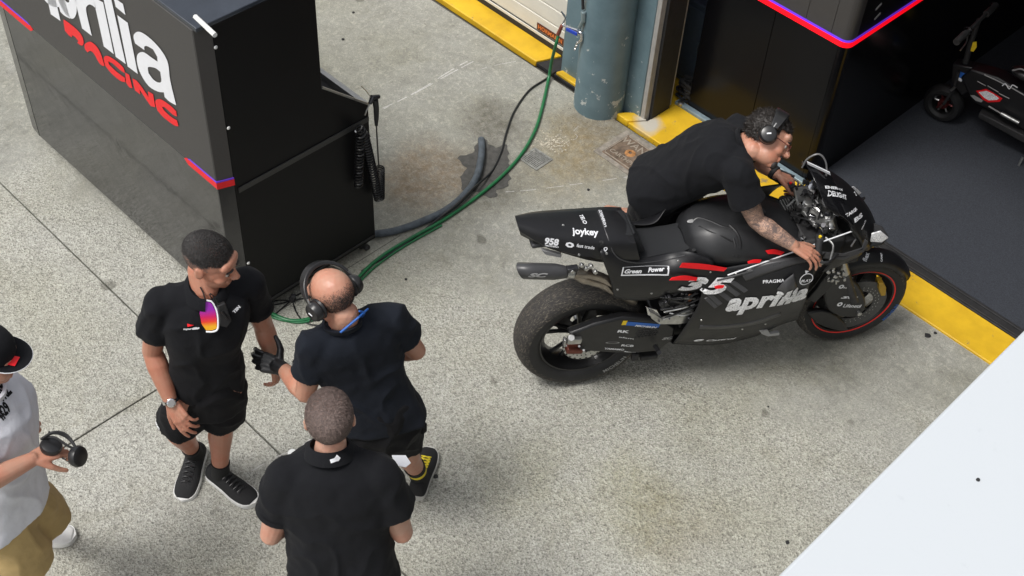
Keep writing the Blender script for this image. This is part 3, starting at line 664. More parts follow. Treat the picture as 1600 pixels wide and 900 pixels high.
# wheels -----------------------------------------------------------------
def wheel(x, z, R, w, rr, name, red):
    rt = bpy.data.objects.new(name, None); link(rt, bk); rt.location = (x, 0, z)
    h = w / 2; prof_t = []; prof_s = []
    for k in range(15):
        a = -pi / 2 + pi * k / 14; prof_t.append((R - h * .62 + h * .62 * cos(a), h * .97 * sin(a)))
    MB().lathe(prof_t, axis=(0, 1, 0), n=72).build('tread', M['tread'], rt, smooth=True)
    e = prof_t[0][0]
    for sg in (-1, 1):
        MB().lathe([(e + .001, sg * h * .97), ((e + rr) / 2 + .012, sg * h * .985), ((e + rr) / 2 - .006, sg * h * .94), (rr + .004, sg * h * .80), (rr, sg * h * .70)], axis=(0, 1, 0), n=72).build('sidewall', M['tyre'], rt, smooth=True)
    MB().lathe([(rr + .002, -h * .78), (rr - .006, -h * .76), (rr - .012, -h * .60), (rr - .035, -h * .25), (rr - .035, h * .25), (rr - .012, h * .6), (rr - .006, h * .76), (rr + .002, h * .78)], axis=(0, 1, 0), n=72).build('rim', M['rim'], rt, smooth=True)
    if red:
        MB().lathe([(rr + .002, -h * .81), (rr + .016, -h * .90)], axis=(0, 1, 0), n=72).build('red_rim_stripe', M['redline'], rt)
    m = MB(); m.lathe([(0, -.05), (.03, -.05), (.034, -.03), (.034, .03), (.03, .05), (0, .05)], axis=(0, 1, 0), n=24); m.build('hub', M['rim'], rt, smooth=True)
    for k in range(5):
        a = 2 * pi * k / 5 + .3
        for da in (-.18, .18):
            p0 = Vector((cos(a) * .028, 0, sin(a) * .028)); p1 = Vector((cos(a + da) * (rr - .02), 0, sin(a + da) * (rr - .02)))
            MB().tube([p0, p0.lerp(p1, .5) + Vector((0, 0, 0)), p1], [.016, .010, .013], 8).build('spoke', M['rim'], rt, smooth=True)
    MB().cyl((0, -.13 if red else -.15, 0), (0, .13, 0), .012, 14).build('axle', M['alu'], rt)
    return rt
rw = wheel(0, .335, .335, .182, .222, 'rear_wheel', False); fw = wheel(1.443, .300, .300, .12, .219, 'front_wheel', True)
# rear brake + axle block
MB().lathe([(.055, -.062), (.11, -.062), (.11, -.057), (.055, -.057), (.055, -.062)], axis=(0, 1, 0), n=48, c=(0, -.03, 0)).build('brake_disc', M['steel'], rw)
m = MB()
for k in range(22):
    a = 2 * pi * k / 22; m.box((cos(a) * .108, -.0895, sin(a) * .108), (.012, .006, .012), Matrix.Rotation(-a, 3, 'Y'))
    m.box((cos(a) * .082, -.0933, sin(a) * .082), (.006, .002, .006), Matrix.Rotation(a, 3, 'Y'))
m.build('disc_teeth', M['rim'], rw)
m = MB(); c = BL(897, 545, -.12); m.box(c, (.085, .045, .035), Matrix.Rotation(.2, 3, 'Y')); m.build('rear_caliper', pbr('bronze_caliper', (.16, .05, .035), .4, .6, var=.3), bk, bevel=.008)
m = MB(); m.box(BL(897, 531, -.155), (.07, .03, .035), Matrix.Rotation(.15, 3, 'Y')); m.cyl(BL(893, 528, -.15), BL(893, 528, -.185), .018, 14); m.box(BL(882, 534, -.15), (.012, .03, .05)); m.build('axle_block', M['alu'], bk, bevel=.004)
for px, py in ((884, 540), (905, 541), (912, 547)): MB().cyl(BL(px, py, -.14), BL(px, py, -.158), .006, 8).build('bolt', M['alu'], bk)
# swingarm
sa = plate('swingarm', [(888, 523), (905, 517), (930, 507), (972, 497), (1010, 499), (1040, 503), (1056, 512), (1052, 532), (1030, 549), (1000, 552), (962, 552), (925, 550), (905, 548), (910, 541), (903, 533)], -.150, .05, M['carbon'], bev=.012)
m = MB()
for sy in (.11,): m.prism([Vector((.0, sy, .30)), Vector((0, sy, .37)), Vector((.35, sy, .46)), Vector((.55, sy, .46)), Vector((.55, sy, .30)), Vector((.3, sy, .27))], (0, .045, 0))
m.bounds((.33, -.12, .33), (.56, .13, .47)); m.build('swingarm_bridge', M['carbon'], bk, bevel=.012)
m = MB(); c = BL(1010, 521, -.151)
for i in range(7):
    for j in range(4):
        m.cyl(c + Vector((-.05 + i * .0165 + (j % 2) * .008, -.0025, -.022 + j * .0145)), c + Vector((-.05 + i * .0165 + (j % 2) * .008, .001, -.022 + j * .0145)), .0062, 6)
m.build('vent_mesh', M['rubber'], bk)
# exhaust
a, b = BL(816, 423, -.16), BL(886, 425, -.16); d = (b - a).normalized(); up = Vector((0, -.35, .94)); w = d.cross(up).normalized(); up = w.cross(d)
rings = []
for t, s0 in ((0, 0), (.25, .0), (.7, 0), (.93, 0), (1, 0)):
    r = .0375 if t < .9 else .030 if t < 1 else .026; ring = []
    for k in range(28):
        an = 2 * pi * k / 28; o_ = up * sin(an) * r + w * cos(an) * r; q = a.lerp(b, t) + o_
        if t == 0: q -= d * (.035 * sin(an) + .005)
        ring.append(q)
    rings.append(ring)
m = MB(); m.loft(rings, cap=False); ml = m.build('muffler', M['greypaint'], bk, smooth=True)
md = ml.modifiers.new('s', 'SOLIDIFY'); md.thickness = .003
MB().cyl(a + d * .05, a + d * .052, .035, 24).build('muffler_core', M['rubber'], ml)
b2 = b + d * .03
MB().tube([b - d * .004, b2], [.030, .029], 24).build('exhaust_clamp', M['alu'], ml, smooth=True)
for off in (0, 1):
    MB().tube(catmull([b2, BL(915, 427 + off * 9, -.15), BL(940, 434 + off * 9, -.13), BL(962, 447 + off * 8, -.11), BL(990, 470, -.07)], 6), [.027] * 7 + [.024] * 18, 16).build('exhaust_pipe', M['titan'], bk, smooth=True)
MB().box(b + d * .01 + up * .04, (.05, .03, .02)).build('exhaust_bracket', M['darksteel'], bk, bevel=.003)
m = MB()
for i in range(6): m.box(b + d * (.01 + .022 * i) + up * random.uniform(.03, .05) + w * random.uniform(-.02, .02), (.02, .02, .018), Matrix.Rotation(random.random(), 3, 'Y'))
m.build('bracket_hardware', M['alu'], bk, bevel=.003)
# tail cowl ---------------------------------------------------------------
def xsec(x, zt, wt, zs, ws, zb, wb, crown=.01, skew=0):
    """closed section of the tail: flat crowned top, sides, bottom; skew leans the section"""
    def q(y, z): return Vector((x + skew * (z - zt), y, z))
    half = [(0, zt + crown), (wt * .6, zt + crown * .7), (wt, zt - .004), (wt + .006, zt - .02), (ws, zs), (wb + .004, zb + .012), (wb, zb), (wb * .5, zb - .003), (0, zb - .004)]
    r = [q(-y, z) for y, z in half]; l = [q(y, z) for y, z in half[1:-1]][::-1]
    return r + l
def dens(rings, n):
    k = len(rings[0]); cols = [catmull([r[i] for r in rings], n) for i in range(k)]
    return [[c[j] for c in cols] for j in range(len(cols[0]))]
tail = [xsec(-.365, 1.145, .035, 1.12, .045, 1.085, .035, .010, -.25), xsec(-.27, 1.115, .075, 1.065, .092, 1.025, .06, .018, -.2), xsec(-.15, 1.085, .10, 1.02, .122, .975, .085, .024, -.1),
        xsec(-.02, 1.06, .115, .985, .138, .935, .11, .026), xsec(.09, 1.045, .12, .965, .146, .915, .12, .022), xsec(.165, 1.03, .12, .955, .148, .90, .125, .014, -.25)]
tc = MB().loft(dens(tail, 4)).build('tail_cowl', M['paint'], bk, smooth=True, sharp=50)
m = MB(); m.bounds((-.30, -.055, 1.005), (-.12, .055, 1.03)); m.build('tail_underside_duct', M['greypaint'], bk, bevel=.01)
# seat hump recess and pad
m = MB(); m.prism([Vector((.11, -.085, 1.052)), Vector((.165, -.085, 1.045)), Vector((.235, -.085, .93)), Vector((.20, -.085, .905)), Vector((.13, -.085, .98))], (0, .17, 0)); m.build('seat_back_pad', M['seat'], bk, bevel=.01)
for z_, w_ in ((1.02, .07), (.985, .075), (.95, .075)):
    MB().box((.165 + (1.03 - z_) * .5, 0, z_ + .012), (.012, w_ * 2, .018), Matrix.Rotation(.55, 3, 'Y')).build('pad_ridge', M['seat'], bk, bevel=.004)
sec = []
for x, w_, z_ in ((.17, .105, .90), (.22, .115, .885), (.30, .115, .882), (.38, .10, .890), (.46, .085, .915), (.52, .08, .94)):
    sec.append([Vector((x, w_ * c_, z_ + .014 * (1 - abs(c_) ** 3))) for c_ in (-1, -.85, -.5, 0, .5, .85, 1)] + [Vector((x, w_, z_ - .05)), Vector((x, -w_, z_ - .05))])
st = MB().loft(dens(sec, 4)).build('seat', M['seat'], bk, smooth=True, sharp=50)
# side skirt under the seat
sk = sheet('tail_side_panel', [[BL(940, 388, -.128), BL(938, 397, -.150), BL(946, 418, -.158), BL(955, 443, -.158), BL(959, 465, -.150)], [BL(972, 396, -.118), BL(975, 405, -.142), BL(978, 428, -.166), BL(982, 450, -.170), BL(985, 469, -.158)],
      [BL(1003, 403, -.112), BL(1004, 410, -.136), BL(1010, 430, -.170), BL(1014, 451, -.178), BL(1022, 467, -.165)], [BL(1042, 396, -.100), BL(1044, 405, -.130), BL(1048, 425, -.180), BL(1053, 446, -.190), BL(1062, 458, -.180)],
      [BL(1076, 393, -.150), BL(1080, 400, -.168), BL(1086, 418, -.198), BL(1092, 436, -.204), BL(1098, 454, -.198)], [BL(1112, 404, -.178), BL(1114, 409, -.194), BL(1118, 419, -.202), BL(1124, 436, -.212), BL(1128, 450, -.212)]], M['paint'])
# tank --------------------------------------------------------------------
def tk(x, zt, wt, zs, ws, zb, wb):
    half = [(0, zt), (wt * .55, zt - .004), (wt * .9, zt - .016), (wt * 1.08, zt - .045), (ws, zs), (wb, zb)]
    return [Vector((x, -y, z)) for y, z in half[::-1]] + [Vector((x, y, z)) for y, z in half[1:]]
tank = [tk(.435, .930, .06, .89, .085, .84, .09), tk(.47, .985, .095, .92, .13, .83, .14), tk(.54, 1.020, .125, .95, .168, .83, .180), tk(.64, 1.030, .14, .955, .19, .83, .205), tk(.74, 1.015, .15, .945, .20, .83, .215), tk(.84, .990, .15, .93, .205, .835, .22), tk(.93, .965, .145, .915, .195, .84, .22), tk(.99, .935, .13, .90, .17, .84, .20)]
tkr = dens(tank, 5)
tn = MB().loft(tkr, closed=False, cap=False).build('tank_cover', M['tankpaint'], bk, smooth=True, sharp=70); md = tn.modifiers.new('s', 'SOLIDIFY'); md.thickness = .006
MB().prism([Vector((.44, -.08, .84)), Vector((.44, -.06, .925)), Vector((.44, .06, .925)), Vector((.44, .08, .84))], (.02, 0, 0)).build('tank_rear_wall', M['paint'], bk)
MB().prism([Vector((.985, -.18, .84)), Vector((.985, -.12, .93)), Vector((.985, .12, .93)), Vector((.985, .18, .84))], (-.02, 0, 0)).build('tank_front_wall', M['rubber'], bk)
bpy.context.view_layer.update(); tt = make_tree([tn])
def on(px, py, lift=.0):
    h_ = hit(tt, px, py)
    if h_[0] is None: return None
    n = h_[1] if h_[1].dot(h_[0] - Vector((0, 0, CAMH))) < 0 else -h_[1]
    return bk.matrix_world.inverted() @ (h_[0] + n * lift)
for pts, r in (([(1082, 345), (1092, 340), (1110, 345), (1128, 353), (1143, 356)], .006), ([(1092, 353), (1110, 362), (1130, 370), (1148, 380)], .004), ([(1140, 352), (1152, 366), (1157, 385), (1152, 402)], .009), ([(1146, 372), (1149, 385), (1146, 400)], .006)):
    q = [on(*p, -.4 * r) for p in pts]; q = [x for x in q if x]
    if len(q) > 2: MB().tube(catmull(q, 6), r, 8).build('tank_crease', M['carbon'], bk, smooth=True)
hh = on(1081, 346, .003)
m = MB(); m.ell(hh, (.022, .010, .004), Matrix.Rotation(.3, 3, 'X'), 2); m.build('tank_vent', M['text_grey'], bk, smooth=True)
MB().lathe([(0, .012), (.032, .012), (.036, .004), (.036, -.01)], c=(.80, .0, 1.0), n=28).build('fuel_cap', M['darksteel'], bk, smooth=True)
m = MB(); c = BL(1082, 400, -.13); m.tube([c, c + Vector((0, 0, .04))], .009, 10); m.build('strap_post', M['rubber'], bk, smooth=True)
bpy.context.view_layer.update(); t_ = make_tree([tc, sk[0]]); q = []
for p in ((934, 330), (942, 350), (950, 372), (957, 392), (966, 403), (980, 409), (1000, 411), (1022, 409), (1046, 405), (1070, 399)):
    h_ = hit(t_, *p)
    if h_[0] is not None: q.append(bk.matrix_world.inverted() @ (h_[0] - ray(*p).normalized() * .001))
MB().tube(catmull(q, 5), .0028, 8).build('seat_rim', M['greypaint'], bk, smooth=True)
for px, py in ((948, 396), (905, 398), (880, 352), (1060, 408), (965, 452), (1018, 458), (1074, 432)):
    h_ = hit(t_, px, py)
    if h_[0] is not None: MB().lathe([(0, .0015), (.0045, .0015), (.006, 0)], c=bk.matrix_world.inverted() @ h_[0] + Vector((0, -.001, .0005)), axis=(0, -.8, .6), n=12).build('fastener', M['alu'], bk)
MB().prism([BL(846, 391, -.09), BL(878, 399, -.10), BL(876, 403, -.10), BL(852, 398, -.09)], (0, .02, 0)).build('tail_light', M['text_grey'], bk, bevel=.002)
# side fairings -----------------------------------------------------------
fr = sheet('side_fairing', [
 [BL(1088, 427, -.200), BL(1098, 445, -.215), BL(1090, 478, -.225), BL(1072, 508, -.205), BL(1052, 536, -.160)],
 [BL(1130, 419, -.205), BL(1132, 446, -.232), BL(1128, 478, -.245), BL(1122, 510, -.225), BL(1114, 538, -.160)],
 [BL(1180, 410, -.215), BL(1181, 440, -.252), BL(1180, 470, -.270), BL(1180, 500, -.245), BL(1178, 525, -.175)],
 [BL(1232, 401, -.235), BL(1230, 430, -.275), BL(1228, 458, -.290), BL(1224, 484, -.265), BL(1218, 508, -.19)],
 [BL(1290, 394, -.240), BL(1277, 420, -.275), BL(1265, 443, -.285), BL(1258, 470, -.265), BL(1246, 499, -.20)]], M['paint'], nu=7, nv=5)
fr[0].name = 'side_fairing'
# belly pan joining both fairings, engine block, frame spars
m = MB(); rr_ = []
for px, py, y in ((1050, 538, .155), (1114, 540, .158), (1178, 527, .172), (1216, 510, .185), (1244, 501, .19)):
    p = BL(px, py, -y); rr_.append([Vector((p.x, -y, p.z + .004)), Vector((p.x, -y * .6, p.z - .035)), Vector((p.x, 0, p.z - .05)), Vector((p.x, y * .6, p.z - .035)), Vector((p.x, y, p.z + .004)), Vector((p.x, 0, p.z + .02))])
m.loft(dens(rr_, 3)).build('belly_pan', M['carbon'], bk, smooth=True)
m = MB(); m.bounds((.50, -.15, .33), (.98, .15, .62)); m.bounds((.62, -.13, .62), (.95, .13, .83)); m.build('engine_block', M['darksteel'], bk, bevel=.02)
m = MB(); m.prism([Vector((.45, -.15, .42)), Vector((.45, -.15, .78)), Vector((.62, -.17, .84)), Vector((1.02, -.14, .88)), Vector((1.02, -.14, .76)), Vector((.68, -.17, .68)), Vector((.56, -.15, .42))], (0, .03, 0)); m.build('frame_spar', M['carbon'], bk, bevel=.008)
m = MB(); m.prism([Vector((.45, .12, .42)), Vector((.45, .12, .78)), Vector((.62, .14, .84)), Vector((1.02, .11, .88)), Vector((1.02, .11, .76)), Vector((.68, .14, .68)), Vector((.56, .12, .42))], (0, .03, 0)); m.build('frame_spar', M['carbon'], bk, bevel=.008)
# the open area with bare metal parts in front of the swingarm
plate('footrest_plate', [(1014, 487), (1022, 490), (1036, 500), (1058, 492), (1084, 483), (1086, 503), (1060, 507), (1030, 507), (1018, 498)], -.185, .02, M['alu'], bev=.003)
for px, py in ((1046, 498), (1062, 494), (1076, 497), (1030, 502)): MB().cyl(BL(px, py, -.186), BL(px, py, -.192), .005, 8).build('bolt', M['darksteel'], bk)
plate('heat_shield', [(1010, 480), (1026, 484), (1034, 497), (1026, 500), (1012, 492)], -.17, .01, M['chrome'], bev=.003)
plate('engine_cover', [(1030, 478), (1045, 468), (1070, 472), (1068, 482), (1040, 492)], -.175, .03, M['rubber'], bev=.008)
m = MB()
for k in range(26):
    c = BL(random.uniform(1040, 1100), random.uniform(452, 484), -.16 - random.random() * .03); m.box(c, (random.uniform(.01, .03), .02, random.uniform(.008, .02)), Matrix.Rotation(random.random() * 3, 3, 'Y'))
m.build('engine_hardware', M['darksteel'], bk, bevel=.003)['kind'] = 'stuff'
m = MB(); m.ell(BL(1077, 465, -.185), (.017, .012, .026)); m.build('copper_fitting', pbr('copper_fitting', (.22, .09, .05), .4, .8), bk, smooth=True)
for k in range(9):
    a = BL(random.uniform(1030, 1050), random.uniform(455, 500), -.17); b = BL(random.uniform(1080, 1100), random.uniform(455, 505), -.19)
    MB().tube(catmull([a, a.lerp(b, .5) + Vector((0, -.015, random.uniform(-.02, .03))), b], 5), .005, 6).build('hose', M['hose'] if k % 3 else M['alu'], bk, smooth=True)
# footrest, stand bobbin
m = MB(); m.cyl(BL(1024, 541, -.17), BL(1030, 551, -.24), .012, 12); m.build('footrest', M['darksteel'], bk)
m = MB(); m.box(BL(992, 556, -.12), (.035, .03, .05)); m.build('stand_hook', M['rubber'], bk, bevel=.006)
m = MB(); m.box(BL(1012, 553, -.10), (.09, .06, .03)); m.build('lower_bracket', M['rubber'], bk, bevel=.006)
plate('ground_skid', [(1186, 516), (1200, 516), (1204, 522), (1218, 520), (1218, 524), (1200, 526), (1190, 522)], -.205, .02, M['text_grey'], bev=.002)
# louvres
bpy.context.view_layer.update(); tf = make_tree([fr[0]])
def onf(px, py, lift=0, tree=None):
    h_ = hit(tree or tf, px, py)
    if h_[0] is None: return None
    n = h_[1] if h_[1].dot(h_[0] - Vector((0, 0, CAMH))) < 0 else -h_[1]
    return bk.matrix_world.inverted() @ (h_[0] + n * lift)
for (a, b) in (((1103, 459), (1122, 476)), ((1115, 453), (1137, 469)), ((1128, 447), (1150, 462)), ((1141, 442), (1162, 456)), ((1100, 466), (1116, 480))):
    q0, q1 = onf(*a, .006), onf(*b, .010)
    if q0 and q1:
        dd = (q1 - q0).normalized(); MB().prism([q0, q1, q1 + Vector((.022, .004, .010)), q0 + Vector((.022, .004, .010))], (0, .008, 0)).build('louvre', M['greypaint'], bk, bevel=.002)
        MB().prism([q0 + Vector((-.008, .012, -.006)), q1 + Vector((-.008, .014, -.006)), q1 + Vector((.012, .014, .006)), q0 + Vector((.012, .012, .006))], (0, .003, 0)).build('louvre_slot', M['rubber'], bk)
# upper air duct lip running forward above the lettering
q = [onf(*p, .004) for p in ((1120, 437), (1150, 430), (1176, 422), (1178, 428), (1165, 436))]
if all(q): MB().tube(catmull(q[:3], 5), .006, 8).build('duct_lip', M['greypaint'], bk, smooth=True)
def panel_on(top, bot, mat, lift, name):
    a = catmull([(*p, 0) for p in top], 6); b = catmull([(*p, 0) for p in bot], 6); m = MB(); rows = []
    for t in (0, .25, .5, .75, 1):
        r = [onf(p.x + (q.x - p.x) * t, p.y + (q.y - p.y) * t, lift * (1 if 0 < t < 1 else .3)) for p, q in zip(a, b)]; rows.append(r)
    n = len(rows[0]); ok = all(x is not None for r in rows for x in r)
    if not ok: return
    m.add([x for r in rows for x in r], [(j * n + i, j * n + i + 1, (j + 1) * n + i + 1, (j + 1) * n + i) for j in range(4) for i in range(n - 1)]); o = m.build(name, mat, bk, smooth=True, sharp=75); md = o.modifiers.new('s', 'SOLIDIFY'); md.thickness = .003; return o
M['sheen'] = carbon('graphite_crease_and_reflection', (.045, .045, .048), .30)
panel_on([(1158, 428), (1180, 415), (1215, 406), (1250, 401), (1282, 399)], [(1166, 440), (1190, 431), (1218, 422), (1248, 412), (1276, 407)], M['sheen'], .006, 'upper_fairing_reflection')  # lighter grey overlay paints in the reflection on the upper fairing
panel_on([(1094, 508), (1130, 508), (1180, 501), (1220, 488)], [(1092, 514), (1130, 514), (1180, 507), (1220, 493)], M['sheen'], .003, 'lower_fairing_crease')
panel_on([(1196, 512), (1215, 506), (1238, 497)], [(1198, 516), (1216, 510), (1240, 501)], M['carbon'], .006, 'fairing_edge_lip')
for px, py in ((1096, 500), (1150, 428), (1196, 506), (1244, 408), (1110, 425), (1236, 470), (1160, 514)):
    q = onf(px, py, .001)
    if q: MB().lathe([(0, .002), (.004, .002), (.0055, 0)], c=q, axis=(0, -1, .2), n=12).build('fastener', M['alu'], bk)
# dark intake pod next to the front edge, with patterned lower tip
sheet('side_pod', [[BL(1214, 452, -.287), BL(1218, 458, -.290), BL(1222, 466, -.292)], [BL(1224, 440, -.290), BL(1229, 452, -.312), BL(1232, 468, -.305)], [BL(1240, 428, -.290), BL(1244, 444, -.300), BL(1247, 462, -.292)]], M['greypaint'], mirror=True)
# front end ---------------------------------------------------------------
for s_ in (-1, 1):
    m = MB(); m.tube([Vector((1.40, s_ * .095, .38)), Vector((1.30, s_ * .095, .60))], [.030, .027], 18); m.build('fork_tube', M['darksteel'], bk, smooth=True)
    m = MB(); m.tube([Vector((1.30, s_ * .095, .60)), Vector((1.115, s_ * .095, 1.01))], [.027, .028], 18); m.build('fork_outer', pbr('gold_anodised', (.30, .20, .07), .35, .8) if s_ < 0 and False else M['alu'], bk, smooth=True)
    m = MB(); m.cyl(Vector((1.112, s_ * .095, 1.012)), Vector((1.104, s_ * .095, 1.03)), .018, 14); m.build('fork_cap', M['chrome'], bk)
    m = MB(); m.prism([Vector((1.36, s_ * .075, .30)), Vector((1.46, s_ * .075, .26)), Vector((1.475, s_ * .075, .33)), Vector((1.42, s_ * .075, .42)), Vector((1.36, s_ * .075, .44))], (0, s_ * .035, 0)); m.build('fork_foot', M['carbon'], bk, bevel=.008)
MB().lathe([(.10, -.066), (.172, -.066), (.172, -.060), (.10, -.060), (.10, -.066)], axis=(0, 1, 0), n=64).build('brake_disc', M['disc'], fw)
m = MB()
for k in range(30):
    a = 2 * pi * k / 30
    for r_ in (.112, .128): m.cyl((cos(a + r_ * 3) * r_, -.0665, sin(a + r_ * 3) * r_), (cos(a + r_ * 3) * r_, -.0675, sin(a + r_ * 3) * r_), .003, 6)
m.build('disc_bobbins', M['steel'], fw)
MB().lathe([(.10, .066), (.172, .066), (.172, .060), (.10, .060), (.10, .066)], axis=(0, 1, 0), n=64).build('brake_disc', M['disc'], fw); MB().lathe([(.0, .05), (.11, .05), (.11, .056), (0, .056)], axis=(0, 1, 0), n=40).build('disc_carrier', M['rim'], fw)
MB().lathe([(.03, .075), (.105, .075), (.105, .083), (.03, .083)], axis=(0, 1, 0), n=44).build('sprocket', M['darksteel'], rw)
m = MB(); m.prism([Vector((.0, .075, .225)), Vector((.0, .075, .245)), Vector((.50, .075, .36)), Vector((.50, .075, .345))], (0, .016, 0)); m.prism([Vector((.0, .075, .44)), Vector((.0, .075, .425)), Vector((.50, .075, .40)), Vector((.50, .075, .415))], (0, .016, 0)); m.build('chain', M['darksteel'], bk)
# brake duct cover carrying the lettering
dc = plate('brake_cover', [(1292, 430), (1300, 424), (1318, 424), (1330, 434), (1342, 446), (1352, 466), (1352, 484), (1336, 496), (1310, 494), (1294, 484), (1288, 462)], -.115, .035, M['carbon'], bev=.010, smooth=2)
plate('brake_duct', [(1262, 490), (1285, 486), (1308, 494), (1326, 517), (1300, 515), (1275, 505)], -.10, .03, M['carbon'], bev=.008, smooth=2)
plate('front_caliper', [(1374, 444), (1381, 442), (1385, 450), (1384, 462), (1377, 463), (1373, 452)], -.085, .05, pbr('gold_caliper', (.45, .28, .03), .4, .4), bev=.003)
plate('fork_guard', [(1262, 468), (1276, 452), (1290, 432), (1302, 410), (1318, 414), (1306, 440), (1290, 458), (1274, 474)], -.13, .03, M['paint'], bev=.006)
m = MB()
for k in range(16): m.box(BL(random.uniform(1292, 1322), random.uniform(416, 442), -.13 - random.random() * .02), (random.uniform(.01, .028), .02, random.uniform(.008, .02)), Matrix.Rotation(random.random() * 3, 3, 'Y'))
m.build('duct_brackets', M['alu'], bk, bevel=.003)
# front mudguard
mg = []
for a in range(12):
    an = radians(20 + a * 9.5); r = .316 + (.01 if a == 11 else 0); w_ = .062 if a > 1 else .045
    cx_, cz = 1.443 + r * cos(an), .30 + r * sin(an); c2 = Vector((cos(an), 0, sin(an)))
    mg.append([Vector((cx_, 0, cz)) + c2 * (.010) * (1 - t * t) - c2 * .045 * (t ** 4) + Vector((0, t * w_, 0)) for t in (-1, -.8, -.4, 0, .4, .8, 1)])
o = MB().loft(mg, cap=False, closed=False).build('front_mudguard', M['paint'], bk, smooth=True, sharp=70); md = o.modifiers.new('s', 'SOLIDIFY'); md.thickness = .004; mgd = o
# nose --------------------------------------------------------------------
def ns(x, zt, w, zm, wb, zb, k=.0):
    half = [(0, zt), (w * .45, zt - (zt - zm) * .14), (w * .80, zt - (zt - zm) * .48), (w, zm), (wb, (zm + zb) / 2), (wb * .98, zb)]
    f = lambda y, z: Vector((x + k * (zt - z), y, z))
    return [f(-y, z) for y, z in half[::-1]] + [f(y, z) for y, z in half[1:]]
nose = [ns(1.10, 1.185, .165, 1.075, .20, .97, .52), ns(1.155, 1.150, .17, 1.045, .20, .92, .42), ns(1.23, 1.095, .165, .99, .185, .86, .25), ns(1.31, 1.02, .145, .92, .165, .81, .08), ns(1.375, .94, .11, .86, .125, .775), ns(1.425, .86, .06, .80, .07, .75), ns(1.445, .80, .02, .775, .025, .74)]
no = MB().loft(dens(nose, 4), closed=False, cap=False).build('nose_fairing', M['gloss'] if False else M['paint'], bk, smooth=True, sharp=70); md = no.modifiers.new('s', 'SOLIDIFY'); md.thickness = .005
scr = [ns(1.00, 1.235, .13, 1.15, .15, 1.10, .45), ns(1.045, 1.222, .14, 1.125, .165, 1.06, .5), ns(1.09, 1.195, .155, 1.09, .18, 1.02, .5), ns(1.13, 1.170, .16, 1.065, .19, .98, .45)]
gs = NT('smoked_screen'); gs.base((.03, .03, .035)); gs.rough(.08); gs.p.inputs['Transmission Weight'].default_value = .75; gs.p.inputs['IOR'].default_value = 1.3
so_ = MB().loft([[p + Vector((0, 0, .004)) for p in r] for r in dens(scr, 4)], closed=False, cap=False).build('windscreen', gs.m, bk, smooth=True, sharp=70); md = so_.modifiers.new('s', 'SOLIDIFY'); md.thickness = .002
# inner cowl behind nose (dark)
m = MB(); m.loft([[Vector((p.x - .002, p.y * .93, p.z - .012)) for p in r] for r in dens(nose, 2)][:9], closed=False, cap=False); o = m.build('inner_cowl', M['rubber'], bk, smooth=True)
# wings
for s_ in (-1, 1):
    w1 = [BL(1347, 372, -.10), BL(1362, 350, -.07), BL(1378, 356, -.10), BL(1388, 372, -.14), BL(1378, 384, -.16), BL(1358, 388, -.14)]
    w1 = [Vector((p.x, p.y * -s_, p.z)) for p in w1]; MB().prism(w1, (0, 0, .014)).build('front_wing', M['paint'], bk, bevel=.005)
    w2 = [BL(1362, 366, -.16), BL(1376, 362, -.16), BL(1388, 372, -.16), BL(1378, 379, -.16), BL(1360, 378, -.16)]; w2 = [Vector((p.x, p.y * -s_, p.z)) for p in w2]; MB().prism(w2, (0, s_ * -.005, .004)).build('wing_tip', M['scrib'], bk, bevel=.002)
    w3 = [BL(1283, 394, -.245), BL(1318, 397, -.23), BL(1347, 388, -.20), BL(1352, 374, -.19), BL(1357, 378, -.20), BL(1350, 394, -.21), BL(1318, 406, -.235), BL(1286, 404, -.25)]; w3 = [Vector((p.x, p.y * -s_, p.z)) for p in w3]; MB().prism(w3, (0, -s_ * .006, 0)).build('fairing_lip', M['greypaint'], bk, bevel=.002)
# upper side infill between nose and side fairing
sheet('upper_side_fairing', [[BL(1288, 398, -.242), BL(1296, 410, -.24), BL(1284, 425, -.245)], [BL(1320, 400, -.23), BL(1318, 408, -.225), BL(1305, 418, -.225)], [BL(1349, 388, -.20), BL(1345, 398, -.19), BL(1335, 404, -.18)]], M['paint'])
# cockpit -----------------------------------------------------------------
m = MB(); m.prism([Vector((1.03, -.13, .985)), Vector((1.10, -.13, .985)), Vector((1.14, 0, .985)), Vector((1.10, .13, .985)), Vector((1.03, .13, .985)), Vector((1.0, 0, .985))], (0, 0, .02)); m.build('top_yoke', M['alu'], bk, bevel=.005)
MB().cyl((1.045, 0, 1.0), (1.045, 0, 1.02), .022, 6).build('stem_nut', M['chrome'], bk)
for s_ in (-1, 1):
    hb = bpy.data.objects.new('handlebar', None); link(hb, bk)
    a, b = Vector((1.08, s_ * .11, .965)), Vector((.985, s_ * .30, .945)); d_ = (b - a).normalized()
    MB().cyl(a, b, .011, 12).build('bar_tube', M['darksteel'], hb, smooth=True); MB().tube([a.lerp(b, .48), b], .0175, 14).build('grip', M['rubber'], hb, smooth=True)
    MB().tube(catmull([a.lerp(b, .35) + Vector((.03, 0, .0)), a.lerp(b, .6) + Vector((.075, 0, -.005)), b + Vector((.07, 0, -.012))], 5), .0055, 8).build('lever', M['alu'], hb, smooth=True)
    m = MB(); m.box(a.lerp(b, .38), (.035, .045, .035), Matrix.Rotation(.4 * s_, 3, 'Z')); m.build('switch_block', M['rubber'], hb, bevel=.005)
    MB().cyl(a.lerp(b, .40) + Vector((0, 0, .014)), a.lerp(b, .40) + Vector((0, 0, .026)), .007, 10).build('button', M['text_yellow'] if s_ < 0 else M['text_red'], hb)
    m = MB(); m.tube(catmull([b + Vector((.0, 0, 0)), b + Vector((.05, s_ * .02, 0)), b + Vector((.12, -s_ * .03, -.01))], 4), .007, 8); m.build('lever_guard', M['carbon'], hb, smooth=True)
